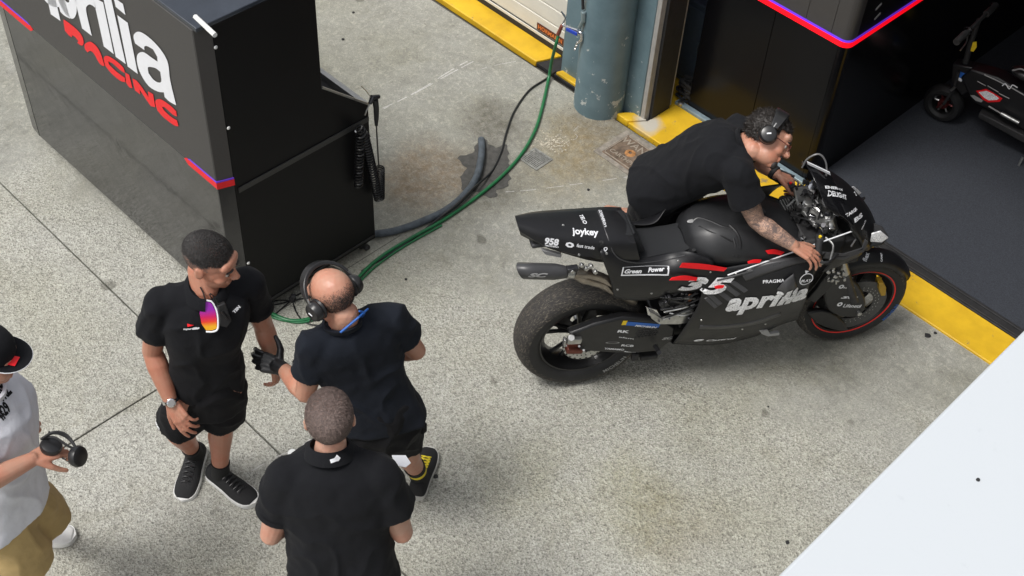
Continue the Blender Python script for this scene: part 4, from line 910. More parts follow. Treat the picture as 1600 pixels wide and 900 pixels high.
m = MB(); m.box((1.15, 0, 1.04), (.02, .16, .09), Matrix.Rotation(-.6, 3, 'Y')); m.build('dashboard', M['rubber'], bk, bevel=.008)
MB().box((1.1385, 0, 1.047), (.002, .13, .065), Matrix.Rotation(-.6, 3, 'Y')).build('dash_screen', pbr('dark_glass', (.02, .024, .03), .12), bk)
for px, py, y, r, h, mt in ((1278, 285, .03, .024, .03, 'rubber'), (1262, 318, -.01, .022, .012, 'alu'), (1252, 322, .0, .012, .02, 'chrome'), (1254, 375, -.14, .014, .02, 'chrome'), (1303, 372, -.14, .007, .05, 'rubber')):
    p = BL(px, py, y); q = MB(); q.lathe([(0, h), (r * .8, h), (r, h * .8), (r, -h * .3), (0, -h * .3)], c=p, n=20); q.build('fluid_reservoir' if mt == 'rubber' else 'adjuster', M[mt], bk, smooth=True)
rs = random.Random(3)
for k in range(30):
    x, y = rs.uniform(.995, 1.13), rs.uniform(-.17, .17); c = Vector((x, y, rs.uniform(.93, 1.02))); q = MB(); t_ = rs.random(); R3 = Matrix.Rotation(rs.random() * 3, 3, 'Z') @ Matrix.Rotation(rs.uniform(-.5, .5), 3, 'X')
    if t_ < .5: q.box(c, (rs.uniform(.012, .035), rs.uniform(.01, .03), rs.uniform(.01, .025)), R3)
    else: q.tube([c, c + R3 @ Vector((0, .01, .03))], rs.uniform(.006, .013), 10)
    q.build('cockpit_fitting', M[rs.choice(('alu', 'rubber', 'darksteel', 'rubber', 'darksteel', 'rubber', 'chrome', 'darksteel'))], bk, bevel=.002 if t_ < .5 else 0, smooth=t_ >= .5)
for k in range(20):
    a = Vector((rs.uniform(.96, 1.06), rs.uniform(-.17, .16), rs.uniform(.93, .99))); b = Vector((rs.uniform(1.08, 1.2), rs.uniform(-.16, .16), rs.uniform(.92, 1.0))); c = a.lerp(b, .5) + Vector((rs.uniform(-.02, .02), rs.uniform(-.05, .05), rs.uniform(.02, .07)))
    MB().tube(catmull([a, c, b], 6), rs.choice((.003, .004, .005)), 6).build('cable', M['hose'] if k % 4 else M['alu'], bk, smooth=True)
m = MB(); m.bounds((.98, -.17, .80), (1.2, .17, .93)); m.build('cockpit_floor', M['rubber'], bk, bevel=.02)
m = MB(); m.bounds((1.14, -.155, .72), (1.315, .155, .90)); m.build('radiator_housing', M['rubber'], bk, bevel=.02)
for k in range(6): MB().box((.965 + .012 * k, .075, .94 + .003 * k), (.004, .07, .02)).build('radiator_fin', M['alu'], bk)
# overflow line arching over the screen, white strip of the screen edge, strap on the right
MB().tube(catmull([BL(1253, 262, .03), BL(1262, 248, .03), BL(1280, 241, .02), BL(1291, 256, .0), BL(1290, 285, -.02), BL(1286, 315, -.05), BL(1300, 330, -.09), BL(1328, 345, -.14), BL(1342, 362, -.17), BL(1330, 385, -.18)], 7), .0042, 8).build('overflow_line', pbr('clear_grey_tube', (.16, .16, .165), .3), bk, smooth=True)
MB().prism([BL(1261, 253, .02), BL(1297, 270, -.02), BL(1298, 274, -.02), BL(1262, 257, .02)], (0, .004, .002)).build('screen_strip', M['text_white'], bk)
# lettering ----------------------------------------------------------------
bpy.context.view_layer.update()
T1 = make_tree([tc, sk[0], st]); T2 = make_tree([fr[0], sk[0]]); T3 = make_tree([no, so_]); T4 = make_tree([dc]); T5 = make_tree([sa]); T6 = make_tree([ml]); T7 = make_tree([mgd]); T8 = make_tree([tn, fr[0], sk[0]])
w_ = M['text_white']; sw = M['scrib']
def D(*a, **k): return decal(*a, parent=bk, **k)
D('joykey', (894, 362), (935, 365), w_, T1, bold=.03); D('958', (851, 376), (873, 379), w_, T1, bold=.045); D('SANTERO', (851, 383), (873, 386), w_, T1, h=.008, bold=.03)
D('fast trade', (901, 383), (929, 387), w_, T1, bold=.02); D('TELO', (907, 336), (915, 349), w_, T1, bold=.03); D('GORENERGO', (937, 328), (946, 353), w_, T1, bold=.03)
D('O', (884, 381), (897, 384), w_, T1, bm=ring_bm(.2, .5, 7), h=.026); D('O', (936, 377), (943, 381), M['rubber'], T1, bm=ring_bm(.0, .5, 14)); D('O', (943, 388), (949, 389), w_, T1, bm=ring_bm(.25, .5, 14))
D('r', (971, 424), (1043, 422), w_, T2, bm=rect_bm(1, .2), h=.045, lift=.0018); D('r', (973, 423), (1041, 421), M['paint'], T2, bm=rect_bm(1, .2), h=.037, lift=.0026); D('Green', (976, 424), (1002, 423), w_, T2, bold=.035, shear=.25, lift=.0034, h=.022); D('Power', (1012, 422), (1038, 420), w_, T2, bold=.035, shear=.25, lift=.0034, h=.022)
# red stripes: tapering blades
def blade(pts, mat, tree, name='stripe', lift=.0026):
    c = [sum(p[0] for p in pts) / len(pts), sum(p[1] for p in pts) / len(pts)]; hm = hit(tree, *c)
    if hm[0] is None: return
    bm = bmesh.new(); inv = bk.matrix_world.inverted(); vs_ = []
    k = len(pts) // 2; top, bot = catmull([(*p, 0) for p in pts[:k]], 5), catmull([(*p, 0) for p in pts[k:][::-1]], 5)
    rows = [[a.lerp(b, t) for a, b in zip(top, bot)] for t in (0, .33, .66, 1)]; g_ = []
    for r in rows:
        rr = []
        for p in r:
            h_ = hit(tree, p.x, p.y)
            if h_[0] is None: h_ = (onplane(p.x, p.y, hm[0], hm[1]), hm[1])
            n = h_[1] if h_[1].dot(h_[0] - Vector((0, 0, CAMH))) < 0 else -h_[1]
            rr.append(bm.verts.new(inv @ (h_[0] + n * lift)))
        g_.append(rr)
    for j in range(len(g_) - 1):
        for i in range(len(g_[0]) - 1): bm.faces.new((g_[j][i], g_[j][i + 1], g_[j + 1][i + 1], g_[j + 1][i]))
    me = bpy.data.meshes.new(name); bm.to_mesh(me); bm.free(); me.materials.append(mat); o = bpy.data.objects.new(name, me); link(o, bk)
R1 = M['text_red']
def flat_blade(top, bot, y, lean=.0):
    a = catmull([BL(*p, y) for p in top], 5); b = catmull([BL(*p, y - .006) for p in bot], 5)
    m = MB(); m.loft([[p, p + Vector((0, .002, 0)), q + Vector((0, .002, 0)), q] for p, q in zip(a, b)]); m.build('red_stripe', R1, bk)
flat_blade([(1066, 411), (1100, 413), (1136, 419)], [(1062, 418), (1098, 421), (1131, 424)], -.214); flat_blade([(1050, 434), (1070, 431), (1090, 434)], [(1046, 438), (1068, 438), (1088, 439)], -.214)
flat_blade([(1168, 409), (1178, 406), (1190, 406)], [(1169, 412), (1178, 411), (1187, 411)], -.226); flat_blade([(1196, 392), (1210, 390), (1226, 394)], [(1200, 397), (1210, 397), (1220, 399)], -.206)
flat_blade([(1116, 448), (1124, 446), (1132, 446)], [(1118, 451), (1124, 451), (1130, 450)], -.245)
D('35', (1062, 444), (1144, 447), sw, T2, bold=.055, shear=.35, h=.10, lift=.006, space=1.1)
T2c = make_tree([o for o in bk.children if o.name.startswith('side_pod')] + [fr[0]]); D('aprilia', (1134, 477), (1264, 464), sw, T2c, bold=.045, shear=.28, h=.165, lift=.0045, space=1.04)
pass
D('PRAGMA', (1192, 440), (1226, 438), w_, T2, bold=.02); D('Castrol', (1104, 532), (1150, 528), w_, T2, bold=.03, shear=.3, h=.02); D('C', (1084, 532), (1100, 530), w_, T2, bm=ring_bm(.1, .5, 20), h=.024)
T2b = make_tree([o for o in bk.children if o.name.startswith('side_pod')][:1] + [fr[0]])
D('O', (1249, 437), (1270, 435), w_, T2b, bm=ring_bm(.43, .5), lift=.003); D('PLAY', (1252, 439), (1267, 437), w_, T2b, bold=.03, lift=.003); D('O', (1258, 425), (1264, 423), w_, T2b, bm=ring_bm(0, .5, 3), lift=.003)
D('r', (1226, 468), (1250, 462), sw, T2b, bm=ring_bm(0, .5, 18), h=.026, lift=.0045)
D('SC', (825, 430), (856, 430), M['text_grey'], T6, bold=.06, shear=.3, h=.022)
D('r', (972, 504), (979, 504), M['text_yellow'], T5, bm=rect_bm(), h=.03); D('r', (979, 505), (1030, 509), M['text_blue'], T5, bm=rect_bm(), h=.026, lift=.002); D('MICHELIN', (992, 508), (1026, 511), w_, T5, bold=.03, shear=.3, lift=.0035, h=.012)
D('RK', (965, 517), (983, 518), w_, T5, bold=.05, h=.018); D('afam', (967, 526), (990, 529), w_, T5, bold=.01, h=.008); D('RCB', (971, 539), (990, 540), w_, T5, bold=.03, h=.014); D('YAMAMO', (944, 544), (975, 546), w_, T5, bold=.03, h=.012); D('O', (946, 535), (968, 535), M['text_grey'], T5, bm=ring_bm(.38, .5), h=.013); D('MOTUL', (976, 549), (1000, 551), w_, T5, bold=.02, h=.007); D('SC', (1034, 529), (1052, 527), M['text_grey'], T5, bold=.05, shear=.3, h=.018)
D('ENERGY', (1290, 292), (1320, 296), w_, T3, bold=.04, h=.014); D('DELIGHT', (1295, 301), (1324, 308), w_, T3, bold=.035, h=.026); D('TARGA', (1323, 337), (1340, 325), w_, T3, bold=.04, h=.016); D('BS', (1335, 345), (1347, 335), w_, T3, bold=.05, h=.022); D('dash', (1346, 358), (1352, 344), w_, T3, bold=.02, h=.012); D('N', (1334, 300), (1338, 306), w_, T3, bold=.03)
D('SC', (1314, 464), (1340, 465), w_, T4, bold=.05, shear=.3, h=.018); D('Lifenetil', (1318, 477), (1345, 478), w_, T4, bold=.02); D('O', (1308, 475), (1316, 475), w_, T4, bm=ring_bm(.2, .5)); D('RMAN', (1318, 449), (1334, 450), w_, T4, bold=.02, h=.010); D('O', (1311, 447), (1318, 448), w_, T4, bm=ring_bm(.2, .5)); D('beta', (1325, 432), (1334, 434), w_, T4, bold=.02, h=.008)
D('CAMO', (1377, 409), (1377, 395), w_, T7, bold=.04); D('flex', (1350, 408), (1356, 394), w_, T7, bold=.03)
# tyre side lettering
def tyre_text(s, wob, R, ang, size, mat, y):
    bm = text_bm(s, size, .02 * 1, 0, 1.1)
    for v in bm.verts:
        a = ang - v.co.x / R; r = R + v.co.y; v.co = Vector((r * cos(a), y, r * sin(a)))
    me = bpy.data.meshes.new('tyre_lettering'); bm.to_mesh(me); bm.free(); me.materials.append(mat); o = bpy.data.objects.new('tyre_lettering', me); link(o, wob)
for s, wob, R, ang, size, mat, y in (('MICHELIN', fw, -.262, radians(-25), .026, M['text_blue'], -.0602), ('MICHELIN', rw, -.262, radians(-48), .03, M['text_grey'], -.0945)):
    bm = text_bm(s, size, .02, 0, 1.1)
    for v in bm.verts:
        a = ang + v.co.x / abs(R); r = abs(R) - v.co.y; v.co = Vector((r * cos(a), y, r * sin(a)))
    me = bpy.data.meshes.new('tyre_lettering'); bm.to_mesh(me); bm.free(); me.materials.append(mat); o = bpy.data.objects.new('tyre_lettering', me); link(o, wob)
# ================================================================== PEOPLE
def cap(m, a, b, r0, r1, n=14, ends=3):
    a, b = Vector(a), Vector(b); m.tube([a, b], [r0, r1], n)
    if ends & 1: m.ell(a, (r0,) * 3, None, 2)
    if ends & 2: m.ell(b, (r1,) * 3, None, 2)
def limb(m, pts, rs, n=16, balls=True):
    pts = [Vector(p) for p in pts]; m.tube(pts, rs, n)
    if balls:
        for p, r in zip(pts, rs): m.ell(p, (r * .995,) * 3, None, 2)
def remesh(m, name, vox, smooth=3, disp=None, mat=None, parent=None, org=Vector((0, 0, 0)), fac=.5):
    bmesh.ops.recalc_face_normals(m.bm, faces=m.bm.faces)
    me = bpy.data.meshes.new('tmp'); m.bm.to_mesh(me); m.bm.free(); o = bpy.data.objects.new('tmp', me); COL.objects.link(o)
    r = o.modifiers.new('r', 'REMESH'); r.mode = 'VOXEL'; r.voxel_size = vox; r.adaptivity = 0
    if smooth: s = o.modifiers.new('s', 'SMOOTH'); s.iterations = smooth; s.factor = fac
    dg = bpy.context.evaluated_depsgraph_get(); out = bpy.data.meshes.new_from_object(o.evaluated_get(dg)); bpy.data.objects.remove(o); bpy.data.meshes.remove(me)
    if disp:
        nrm = [v.normal.copy() for v in out.vertices]
        for v, n in zip(out.vertices, nrm): v.co += n * disp(v.co, n)
    for v in out.vertices: v.co -= org
    out.name = name; out.materials.clear()
    if mat: out.materials.append(mat)
    for p in out.polygons: p.use_smooth = True
    ob = bpy.data.objects.new(name, out); link(ob, parent); return ob
def skin(name, c, red=.3):
    m = NT(name); f = m.noise(11, 5, .6); f2 = m.noise(70, 4, .6)
    a = m.mix(m.ramp(f, (.35, 0.0), (.7, 1.0)), c, (c[0] * 1.02, c[1] * .78, c[2] * .72)); a = m.mix(m.math('MULTIPLY', f2, .45), a, m.mix(1.0, a, (.72, .62, .56), 'MULTIPLY'))
    m.base(a); m.rough(.42); m.p.inputs['Subsurface Weight'].default_value = .12; m.p.inputs['Subsurface Radius'].default_value = (.012, .005, .003); m.p.inputs['Subsurface Scale'].default_value = .5
    m.bump(m.noise(160, 4, .7), .3, .0015); return m.m
def cloth(name, c, weave=900, sheen=.04, rough=.92):
    m = NT(name); f = m.noise(6, 5, .6); m.base(m.mix(f, tuple(x * .8 for x in c), tuple(min(1, x * 1.25) for x in c))); m.rough(rough)
    m.p.inputs['Specular IOR Level'].default_value = .25; m.p.inputs['Sheen Weight'].default_value = sheen * .5; m.p.inputs['Sheen Roughness'].default_value = .5
    h = m.math('ADD', m.math('MULTIPLY', m.noise(weave, 2, .5), .25), m.math('MULTIPLY', m.noise(22, 4, .6, None, .8), 1.0)); m.bump(h, .45, .006); return m.m
def ridge(p, k, off=0.0): return 1 - abs(noise.noise(Vector((p.x * k + off, p.y * k - off, p.z * k * .75 + off)))) * 2
def folds(amp, k=9, seed=0.0, axis=None):
    def f(p, n):
        w = Vector((noise.noise(p * 5 + Vector((seed, 0, 0))), noise.noise(p * 5 + Vector((0, seed, 3))), 0)) * .06
        q = p + w; d = amp * (max(0, ridge(q, k, seed)) ** 2.2 - .35) + amp * .35 * noise.noise(p * 23 + Vector((seed, seed, 0))) + amp * 1.1 * noise.noise(p * 4.5 + Vector((0, seed, 7)))
        return d
    return f
HAIRM = {}
def hairmat(name, c):
    m = NT(name); f = m.noise(120, 5, .7, dist=1.2); m.base(m.mix(m.ramp(f, (.35, 0.0), (.65, 1.0)), tuple(x * .55 for x in c), tuple(min(1, x * 1.7) for x in c))); m.rough(.55); m.bump(f, .5, .003); return m.m
class Fr:
    def __init__(s, o, f, up=(0, 0, 1), roll=0):
        s.o = Vector(o); s.f = Vector(f).normalized(); u = Vector(up); s.u = (u - s.f * u.dot(s.f)).normalized(); s.r = s.f.cross(s.u)
        if roll: q = Quaternion(s.f, roll); s.u = q @ s.u; s.r = q @ s.r
        s.R = Matrix((s.r, s.f, s.u)).transposed()
    def __call__(s, x, y, z): return s.o + s.r * x + s.f * y + s.u * z
def head_prims(m, F, k=1.0):
    E = lambda c, r, sub=3: m.ell(F(*[a * k for a in c]), tuple(a * k for a in r), F.R, sub)
    E((0, -.012, .028), (.077, .097, .086)); E((0, .022, -.012), (.066, .074, .078)); E((0, .030, -.062), (.056, .060, .052)); E((0, .062, -.092), (.026, .026, .020))
    E((0, .070, .040), (.058, .026, .030)); E((.034, .060, -.030), (.028, .028, .024)); E((-.034, .060, -.030), (.028, .028, .024))
    cap(m, F(-.030 * k, .088 * k, .020 * k), F(.030 * k, .088 * k, .020 * k), .0085 * k, .0085 * k)
    m.tube([F(0, .088 * k, .016 * k), F(0, .105 * k, -.008 * k), F(0, .116 * k, -.024 * k)], [.008 * k, .0095 * k, .012 * k], 10); E((0, .112, -.026), (.0125, .012, .010), 2); E((.010, .102, -.030), (.009, .010, .008), 2); E((-.010, .102, -.030), (.009, .010, .008), 2)
    cap(m, F(-.018 * k, .090 * k, -.055 * k), F(.018 * k, .090 * k, -.055 * k), .0068 * k, .0068 * k); cap(m, F(-.015 * k, .089 * k, -.064 * k), F(.015 * k, .089 * k, -.064 * k), .0072 * k, .0072 * k)
    for s in (-1, 1):
        E((s * .078, -.008, -.004), (.009, .020, .030), 2); cap(m, F(s * .082 * k, -.018 * k, .016 * k), F(s * .082 * k, -.014 * k, -.018 * k), .0065 * k, .006 * k)
def face_bits(par, F, org, k=1.0, brow=None):
    for s in (-1, 1):
        m = MB(); m.ell(F(s * .029 * k, .0815 * k, .000) - org, (.0095 * k,) * 3, F.R, 2); m.build('eye', M['eye'], par, smooth=True)
        m = MB(); m.ell(F(s * .029 * k, .0892 * k, -.001 * k) - org, (.0055 * k, .003 * k, .0055 * k), F.R, 2); m.build('iris', M['iris'], par, smooth=True)
        if brow:
            m = MB(); m.tube([F(s * .046 * k, .084 * k, .021 * k) - org, F(s * .030 * k, .0955 * k, .027 * k) - org, F(s * .014 * k, .0955 * k, .023 * k) - org], [.003, .0048, .0045], 8); m.build('eyebrow', brow, par, smooth=True)
M['eye'] = pbr('eye_white', (.38, .34, .31), .3); M['iris'] = pbr('dark_iris', (.04, .025, .015), .2)
def hair(par, F, org, mat, k=1.0, keep=None, grow=.006, n=2600, L=.010, seed=1, curl=0.0, shell=True, dens=None, rad=(.081, .101, .090), c0=(0, -.016, .034), bump=.003):
    m = MB(); R3 = F.R; cc = Vector(c0) * k
    bmesh.ops.create_icosphere(m.bm, subdivisions=5, radius=1)
    rs = random.Random(seed); dead = []
    for v in m.bm.verts:
        d = v.co.normalized(); q = Vector((d.x * rad[0], d.y * rad[1], d.z * rad[2])) * k; w = noise.noise(d * 9 + Vector((seed, 0, 0))) * bump * 1.3 + noise.noise(d * 22) * bump
        q += d * w + cc; v.co = q
        if keep and not keep(q / k, d): dead.append(v)
    bmesh.ops.delete(m.bm, geom=dead, context='VERTS')
    fs = list(m.bm.faces); m.bm.normal_update()
    bs = []
    for i in range(n):
        f = rs.choice(fs); c = f.calc_center_median()
        if dens and rs.random() > dens(c): continue
        if 1: pass; nn = f.normal.copy()
        t = Vector((rs.uniform(-1, 1), rs.uniform(-1.3, .4), rs.uniform(-1, .4))); t = (t - nn * t.dot(nn)); t = t.normalized() if t.length > 0 else nn.orthogonal()
        w = nn.cross(t).normalized() * (.0010 if shell else .0006); l = L * rs.uniform(.6, 1.3); a = c + Vector([rs.uniform(-.003, .003) for _ in range(3)]) - nn * .002
        mid = a + nn * l * .5 + t * l * .55; e = a + nn * l * (.55 + curl) + t * l * 1.25
        bs.append((a - w, a + w, mid + w * .8, mid - w * .8, e))
    if not shell: bmesh.ops.delete(m.bm, geom=fs, context='FACES')
    for a, b, c, d, e in bs:
        vv = [m.bm.verts.new(x) for x in (a, b, c, d, e)]; m.bm.faces.new(vv[:4]); m.bm.faces.new((vv[3], vv[2], vv[4]))
    for v in m.bm.verts: v.co = F(*v.co) - org
    me = bpy.data.meshes.new('hair'); m.bm.to_mesh(me); m.bm.free(); me.materials.append(mat)
    for p in me.polygons: p.use_smooth = True
    o = bpy.data.objects.new('hair', me); link(o, par); return o
def hand(m, w, d, pn, side, curl=(.25, .3, .35, .4), thumb=.5, k=1.0, fr=1.0, spread=1.0, td=(.72, .62)):
    """side=+1: thumb lies towards d x pn.  curl bends fingers towards pn"""
    d = Vector(d).normalized(); pn = Vector(pn); pn = (pn - d * pn.dot(d)).normalized(); t = d.cross(pn) * side
    for i in range(4):
        o = (1.5 - i) * .0195 * k; a = w + d * .012 * k + t * o * .62; b = w + d * (.088 - (.004, 0, .003, .012)[i]) * k + t * o * 1.05
        cap(m, a, b, .0145 * k * fr, .0115 * k * fr, 10)
        L = (.043, .047, .044, .034)[i] * k; dd = (d + t * (1.5 - i) * .07 * spread).normalized(); p = b; r = (.0095, .0098, .0093, .0082)[i] * k * fr
        ax = dd.cross(pn)
        for sgm, f in enumerate((1, .62, .5)):
            dd = Quaternion(ax, curl[i] * (1, 1.15, .9)[sgm]) @ dd; q = p + dd * L * f; cap(m, p, q, r, r * .9, 10); p = q; r *= .9
    p = w + d * .02 * k + t * .022 * k + pn * .004; dd = (d * td[0] + t * td[1] + pn * thumb * .5).normalized()
    q = p + dd * .045 * k; cap(m, p, q, .0155 * k * fr, .0125 * k * fr, 10); dd = (dd + d * .45 + pn * thumb * .5).normalized(); e = q + dd * .032 * k; cap(m, q, e, .0115 * k * fr, .0105 * k * fr, 10); dd = (dd + d * .3).normalized(); cap(m, e, e + dd * .026 * k, .0102 * k * fr, .0085 * k * fr, 10)
def shoe(par, an, toe, org, upper, sole, laces=None, L=.285, z0=0.0, pitch=0.0, wid=1.0):
    """an: ankle joint, toe: a point ahead; builds sole + upper (+laces) in one foot frame"""
    f = Vector((toe.x - an.x, toe.y - an.y, 0)).normalized(); o = Vector((an.x, an.y, z0)); r = f.cross(Vector((0, 0, 1))); q = Quaternion(r, pitch)
    def T(x, y, z): return o + q @ (r * x + f * y + Vector((0, 0, z))) - org
    st = [(-.078, .022, .055), (-.07, .034, .085), (-.045, .040, .100), (0, .042, .098), (.05, .045, .082), (.10, .051, .064), (.145, .052, .052), (.18, .046, .044), (.202, .030, .036)]
    rings = []
    for y, w, h in st:
        w *= wid; rings.append([T(w * cx, y * L / .285, .022 + (h - .022) * cz) for cx, cz in ((-1, -.25), (-1.04, .2), (-.92, .6), (-.55, .93), (0, 1), (.55, .93), (.92, .6), (1.04, .2), (1, -.25))])
    u = MB().loft(dens(rings, 3)).build('shoe', upper, par, smooth=True, sharp=80)
    m = MB(); pts = []
    for y, w, h in st: pts.append((w * 1.10 * wid, y * L / .285))
    pts = [(.0, -.088 * L / .285)] + pts + [(0, .216 * L / .285)]; out = catmull([(x, y, 0) for x, y in pts], 4); full = [(p.x, p.y) for p in out] + [(-p.x, p.y) for p in out[1:-1]][::-1]
    zs = [(0.0, .93), (.006, 1.0), (.020, 1.02), (.030, .97)]
    m.loft([[T(x * s_, y * (.985 + .015 * s_), z) for x, y in full] for z, s_ in zs]); m.build('sole', sole, u, smooth=True, sharp=60)
    if laces:
        m = MB()
        for i in range(5):
            y = .045 + .021 * i; z = .082 - .0085 * i + .008; m.tube(catmull([T(-.024, y - .006, z - .004), T(0, y, z + .003), T(.024, y + .006, z - .004)], 3), .0032, 6); m.tube(catmull([T(.024, y - .006, z - .004), T(0, y, z + .004), T(-.024, y + .006, z - .004)], 3), .0032, 6)
        m.build('laces', laces, u, smooth=True)
    return T
def person(label, J, gaze, skin_m, top_m, short_m, hair_fn, hands, k=1.0, up=(0, 0, 1), roll=0, top_kind='polo', bulk=1.0, legs=('R', 'L'), seed=1.0, short_len=.93, sleeve=.56, headk=1.0, hem=-.10, torso=1.0, hips=1.0, foldamp=.010, tuck=None, legr=.105, chestf=.02, vox=.0042, group=None):
    bx, by = (J['anR'] + J['anL']) / 2 if 'anR' in J and 'anL' in J else J['pelv'], 0
    org = Vector((bx.x, bx.y, 0)); rt = thing('person', label, 'person', org); rt['_'] = 0; del rt['_']
    if group: rt['group'] = group
    r_s = (J['shR'] - J['shL']).normalized(); r_h = (J['hipR'] - J['hipL']).normalized(); sp = (J['neck'] - J['pelv']); up_ = sp.normalized(); F = Fr(J['head'], gaze, up, roll)
    # ---- body: one continuous skin
    m = MB(); head_prims(m, F, headk)
    nb = F(0, -.030, -.075); cap(m, nb, J['neck'] + up_ * .0 - F.f * .0, .052 * headk, .058, 16); cap(m, F(0, .0, -.07), J['neck'], .046 * headk, .05, 16)
    fw_ = up_.cross(r_s).normalized()
    limb(m, [J['neck'], J['neck'].lerp(J['pelv'], .3), J['neck'].lerp(J['pelv'], .65), J['pelv']], [.055, .080, .080, .085]); cap(m, J['shR'].lerp(J['neck'], .1), J['shL'].lerp(J['neck'], .1), .045, .045)
    for s in 'RL':
        sh, el, wr = J['sh' + s], J['el' + s], J['wr' + s]; limb(m, [sh, sh.lerp(el, .5), el, el.lerp(wr, .28), el.lerp(wr, .65), wr], [.050 * bulk, .049 * bulk, .041, .0445, .037, .0275])
    for s in legs:
        hp, kn, an = J['hip' + s], J['kn' + s], J['an' + s]; bk_ = (-fw_) * .018
        limb(m, [hp, hp.lerp(kn, .5), kn, kn.lerp(an, .3) + bk_, kn.lerp(an, .6) + bk_ * .5, an], [.085, .075, .052, .056, .044, .036]); 
    for h in hands: hand(m, **h)
    body = remesh(m, 'body', vox, 2, None, skin_m, rt, org, .4)
    face_bits(rt, F, org, headk, hair_fn[1] if hair_fn else None)
    # ---- shirt
    m = MB(); rings = []
    for t, w, dfr, dbk in ((hem, .188, .130, .125), (hem + .03, .186, .128, .125), (.15, .172, .125, .120), (.38, .165, .122, .115), (.60, .182, .128, .118), (.78, .188, .120, .118), (.90, .150, .095, .105), (.97, .098, .075, .085), (1.0, .070, .062, .070)):
        c = J['pelv'].lerp(J['neck'], t) + fw_ * chestf * (1 - abs(t - .6) * 1.6); rr = r_h.lerp(r_s, max(0, min(1, t))).normalized(); ff = up_.cross(rr).normalized(); w *= bulk * (torso if t < .85 else 1); ring = []
        for i in range(32):
            a = 2 * pi * i / 32; ca, sa_ = cos(a), sin(a); e = .82
            x = abs(ca) ** e * (1 if ca > 0 else -1) * w; y = abs(sa_) ** e * (dfr if sa_ > 0 else -dbk) * bulk * torso; ring.append(c + rr * x + ff * y)
        rings.append(ring)
    m.loft(dens(rings, 3))
    for s in 'RL':
        sh, el = J['sh' + s], J['el' + s]; sg = 1 if s == 'R' else -1; top = sh + up_ * .012
        cap(m, J['neck'] - up_ * .035 + r_s * sg * .03, top, .062, .066 * bulk, 16); m.ell(top, (.072 * bulk,) * 3, None, 3)
        e = sh.lerp(el, sleeve); m.tube([top, sh.lerp(el, sleeve * .5), e], [.070 * bulk, .072 * bulk, .074 * bulk], 20)
    shirt = remesh(m, 'shirt', .0085, 5, folds(foldamp, 8, seed), top_m, rt, org)
    for s in 'RL':
        sh, el = J['sh' + s], J['el' + s]; e = sh.lerp(el, sleeve); dd = (el - sh).normalized(); MB().tube([e - dd * .024 - org, e - dd * .003 - org], [.0735 * bulk, .0745 * bulk], 28, cap=False).build('sleeve_hem', top_m, shirt, smooth=True)
    # collar
    nk = J['neck']; m = MB(); ring = []
    tl = F.f * .0; cN = nk + up_ * .022; cr, cf = r_s, fw_
    lift = {'polo': .034, 'tee': .012}[top_kind]
    n_ = 28; a_, b_, c_, d_ = [], [], [], []
    for i in range(n_ + 1):
        an = pi / 2 + .22 + (2 * pi - .44) * i / n_ if top_kind == 'polo' else 2 * pi * i / n_ + pi / 2
        rr = .062; x, y = cos(an) * rr, sin(an) * (rr + .006); back = (1 - sin(an)) * .5
        base_ = cN + cr * x + cf * y + up_ * (-.030 + .030 * back)
        a_.append(base_ + (cr * cos(an) + cf * sin(an)) * .004 + up_ * lift); b_.append(base_ + (cr * cos(an) + cf * sin(an)) * .016 + up_ * lift * .8); c_.append(base_ + (cr * cos(an) + cf * sin(an)) * (.030 if top_kind == 'polo' else .014) - up_ * .010); d_.append(base_ + (cr * cos(an) + cf * sin(an)) * .002 - up_ * .02)
    m.loft([[p - org for p in q] for q in zip(a_, b_, c_, d_)]); m.build('collar', top_m, shirt, smooth=True, sharp=70)
    # ---- shorts
    m = MB(); rings = []
    for t, w in ((.14, .160), (.05, .172), (-.08, .180), (-.18, .165)):
        c = J['pelv'] + up_ * t * .6 if t > 0 else J['pelv'] + Vector((0, 0, t)); ff = up_.cross(r_h).normalized(); ring = []
        for i in range(28): a = 2 * pi * i / 28; ring.append(c + r_h * cos(a) * w * bulk * hips * torso + ff * sin(a) * w * .72 * bulk * hips)
        rings.append(ring)
    m.loft(rings)
    for s in ('R', 'L'):
        hp, kn = J['hip' + s], J['kn' + s]; e = hp.lerp(kn, short_len); m.tube([hp + (kn - hp) * -.05, hp.lerp(kn, .3), hp.lerp(kn, .65), e], [.080 * hips, legr * .96 * hips, legr, legr * 1.02], 22)
    sh_ = remesh(m, 'shorts', .0085, 5, folds(foldamp * 1.2, 7, seed + 5), short_m, rt, org)
    return rt, F, org, body, shirt, sh_
def JW(**k): return {a: G(*v) for a, v in k.items()}
BT = cloth('black_cotton', (.0065, .007, .009)); NT_ = cloth('washed_black_cotton', (.0075, .010, .016)); BS = cloth('black_shorts_fabric', (.006, .006, .0075), 600, .04)
sk1 = skin('tanned_skin', (.50, .255, .175)); sk2 = skin('fair_skin', (.56, .34, .255)); sk3 = skin('ruddy_skin', (.52, .29, .205))
hm_dark = hairmat('cropped_dark_hair', (.026, .023, .022)); hm_grey = hairmat('greying_temples', (.12, .10, .09)); hm_brown = hairmat('greying_brown_hair', (.17, .125, .11)); hm_black = hairmat('wavy_dark_hair', (.018, .014, .012))
M['sole_w'] = pbr('white_foam_sole', (.72, .72, .70), .6, var=.08); M['knit'] = pbr('black_shoe_knit', (.012, .012, .013), .85, bump=.5, bs=500); M['sock'] = pbr('black_sock', (.012, .012, .012), .95, bump=.4, bs=600)
M['leather'] = pbr('black_ear_pad', (.014, .014, .015), .35, bump=.15, bs=200); M['hplastic'] = pbr('satin_black_plastic', (.018, .018, .019), .3)
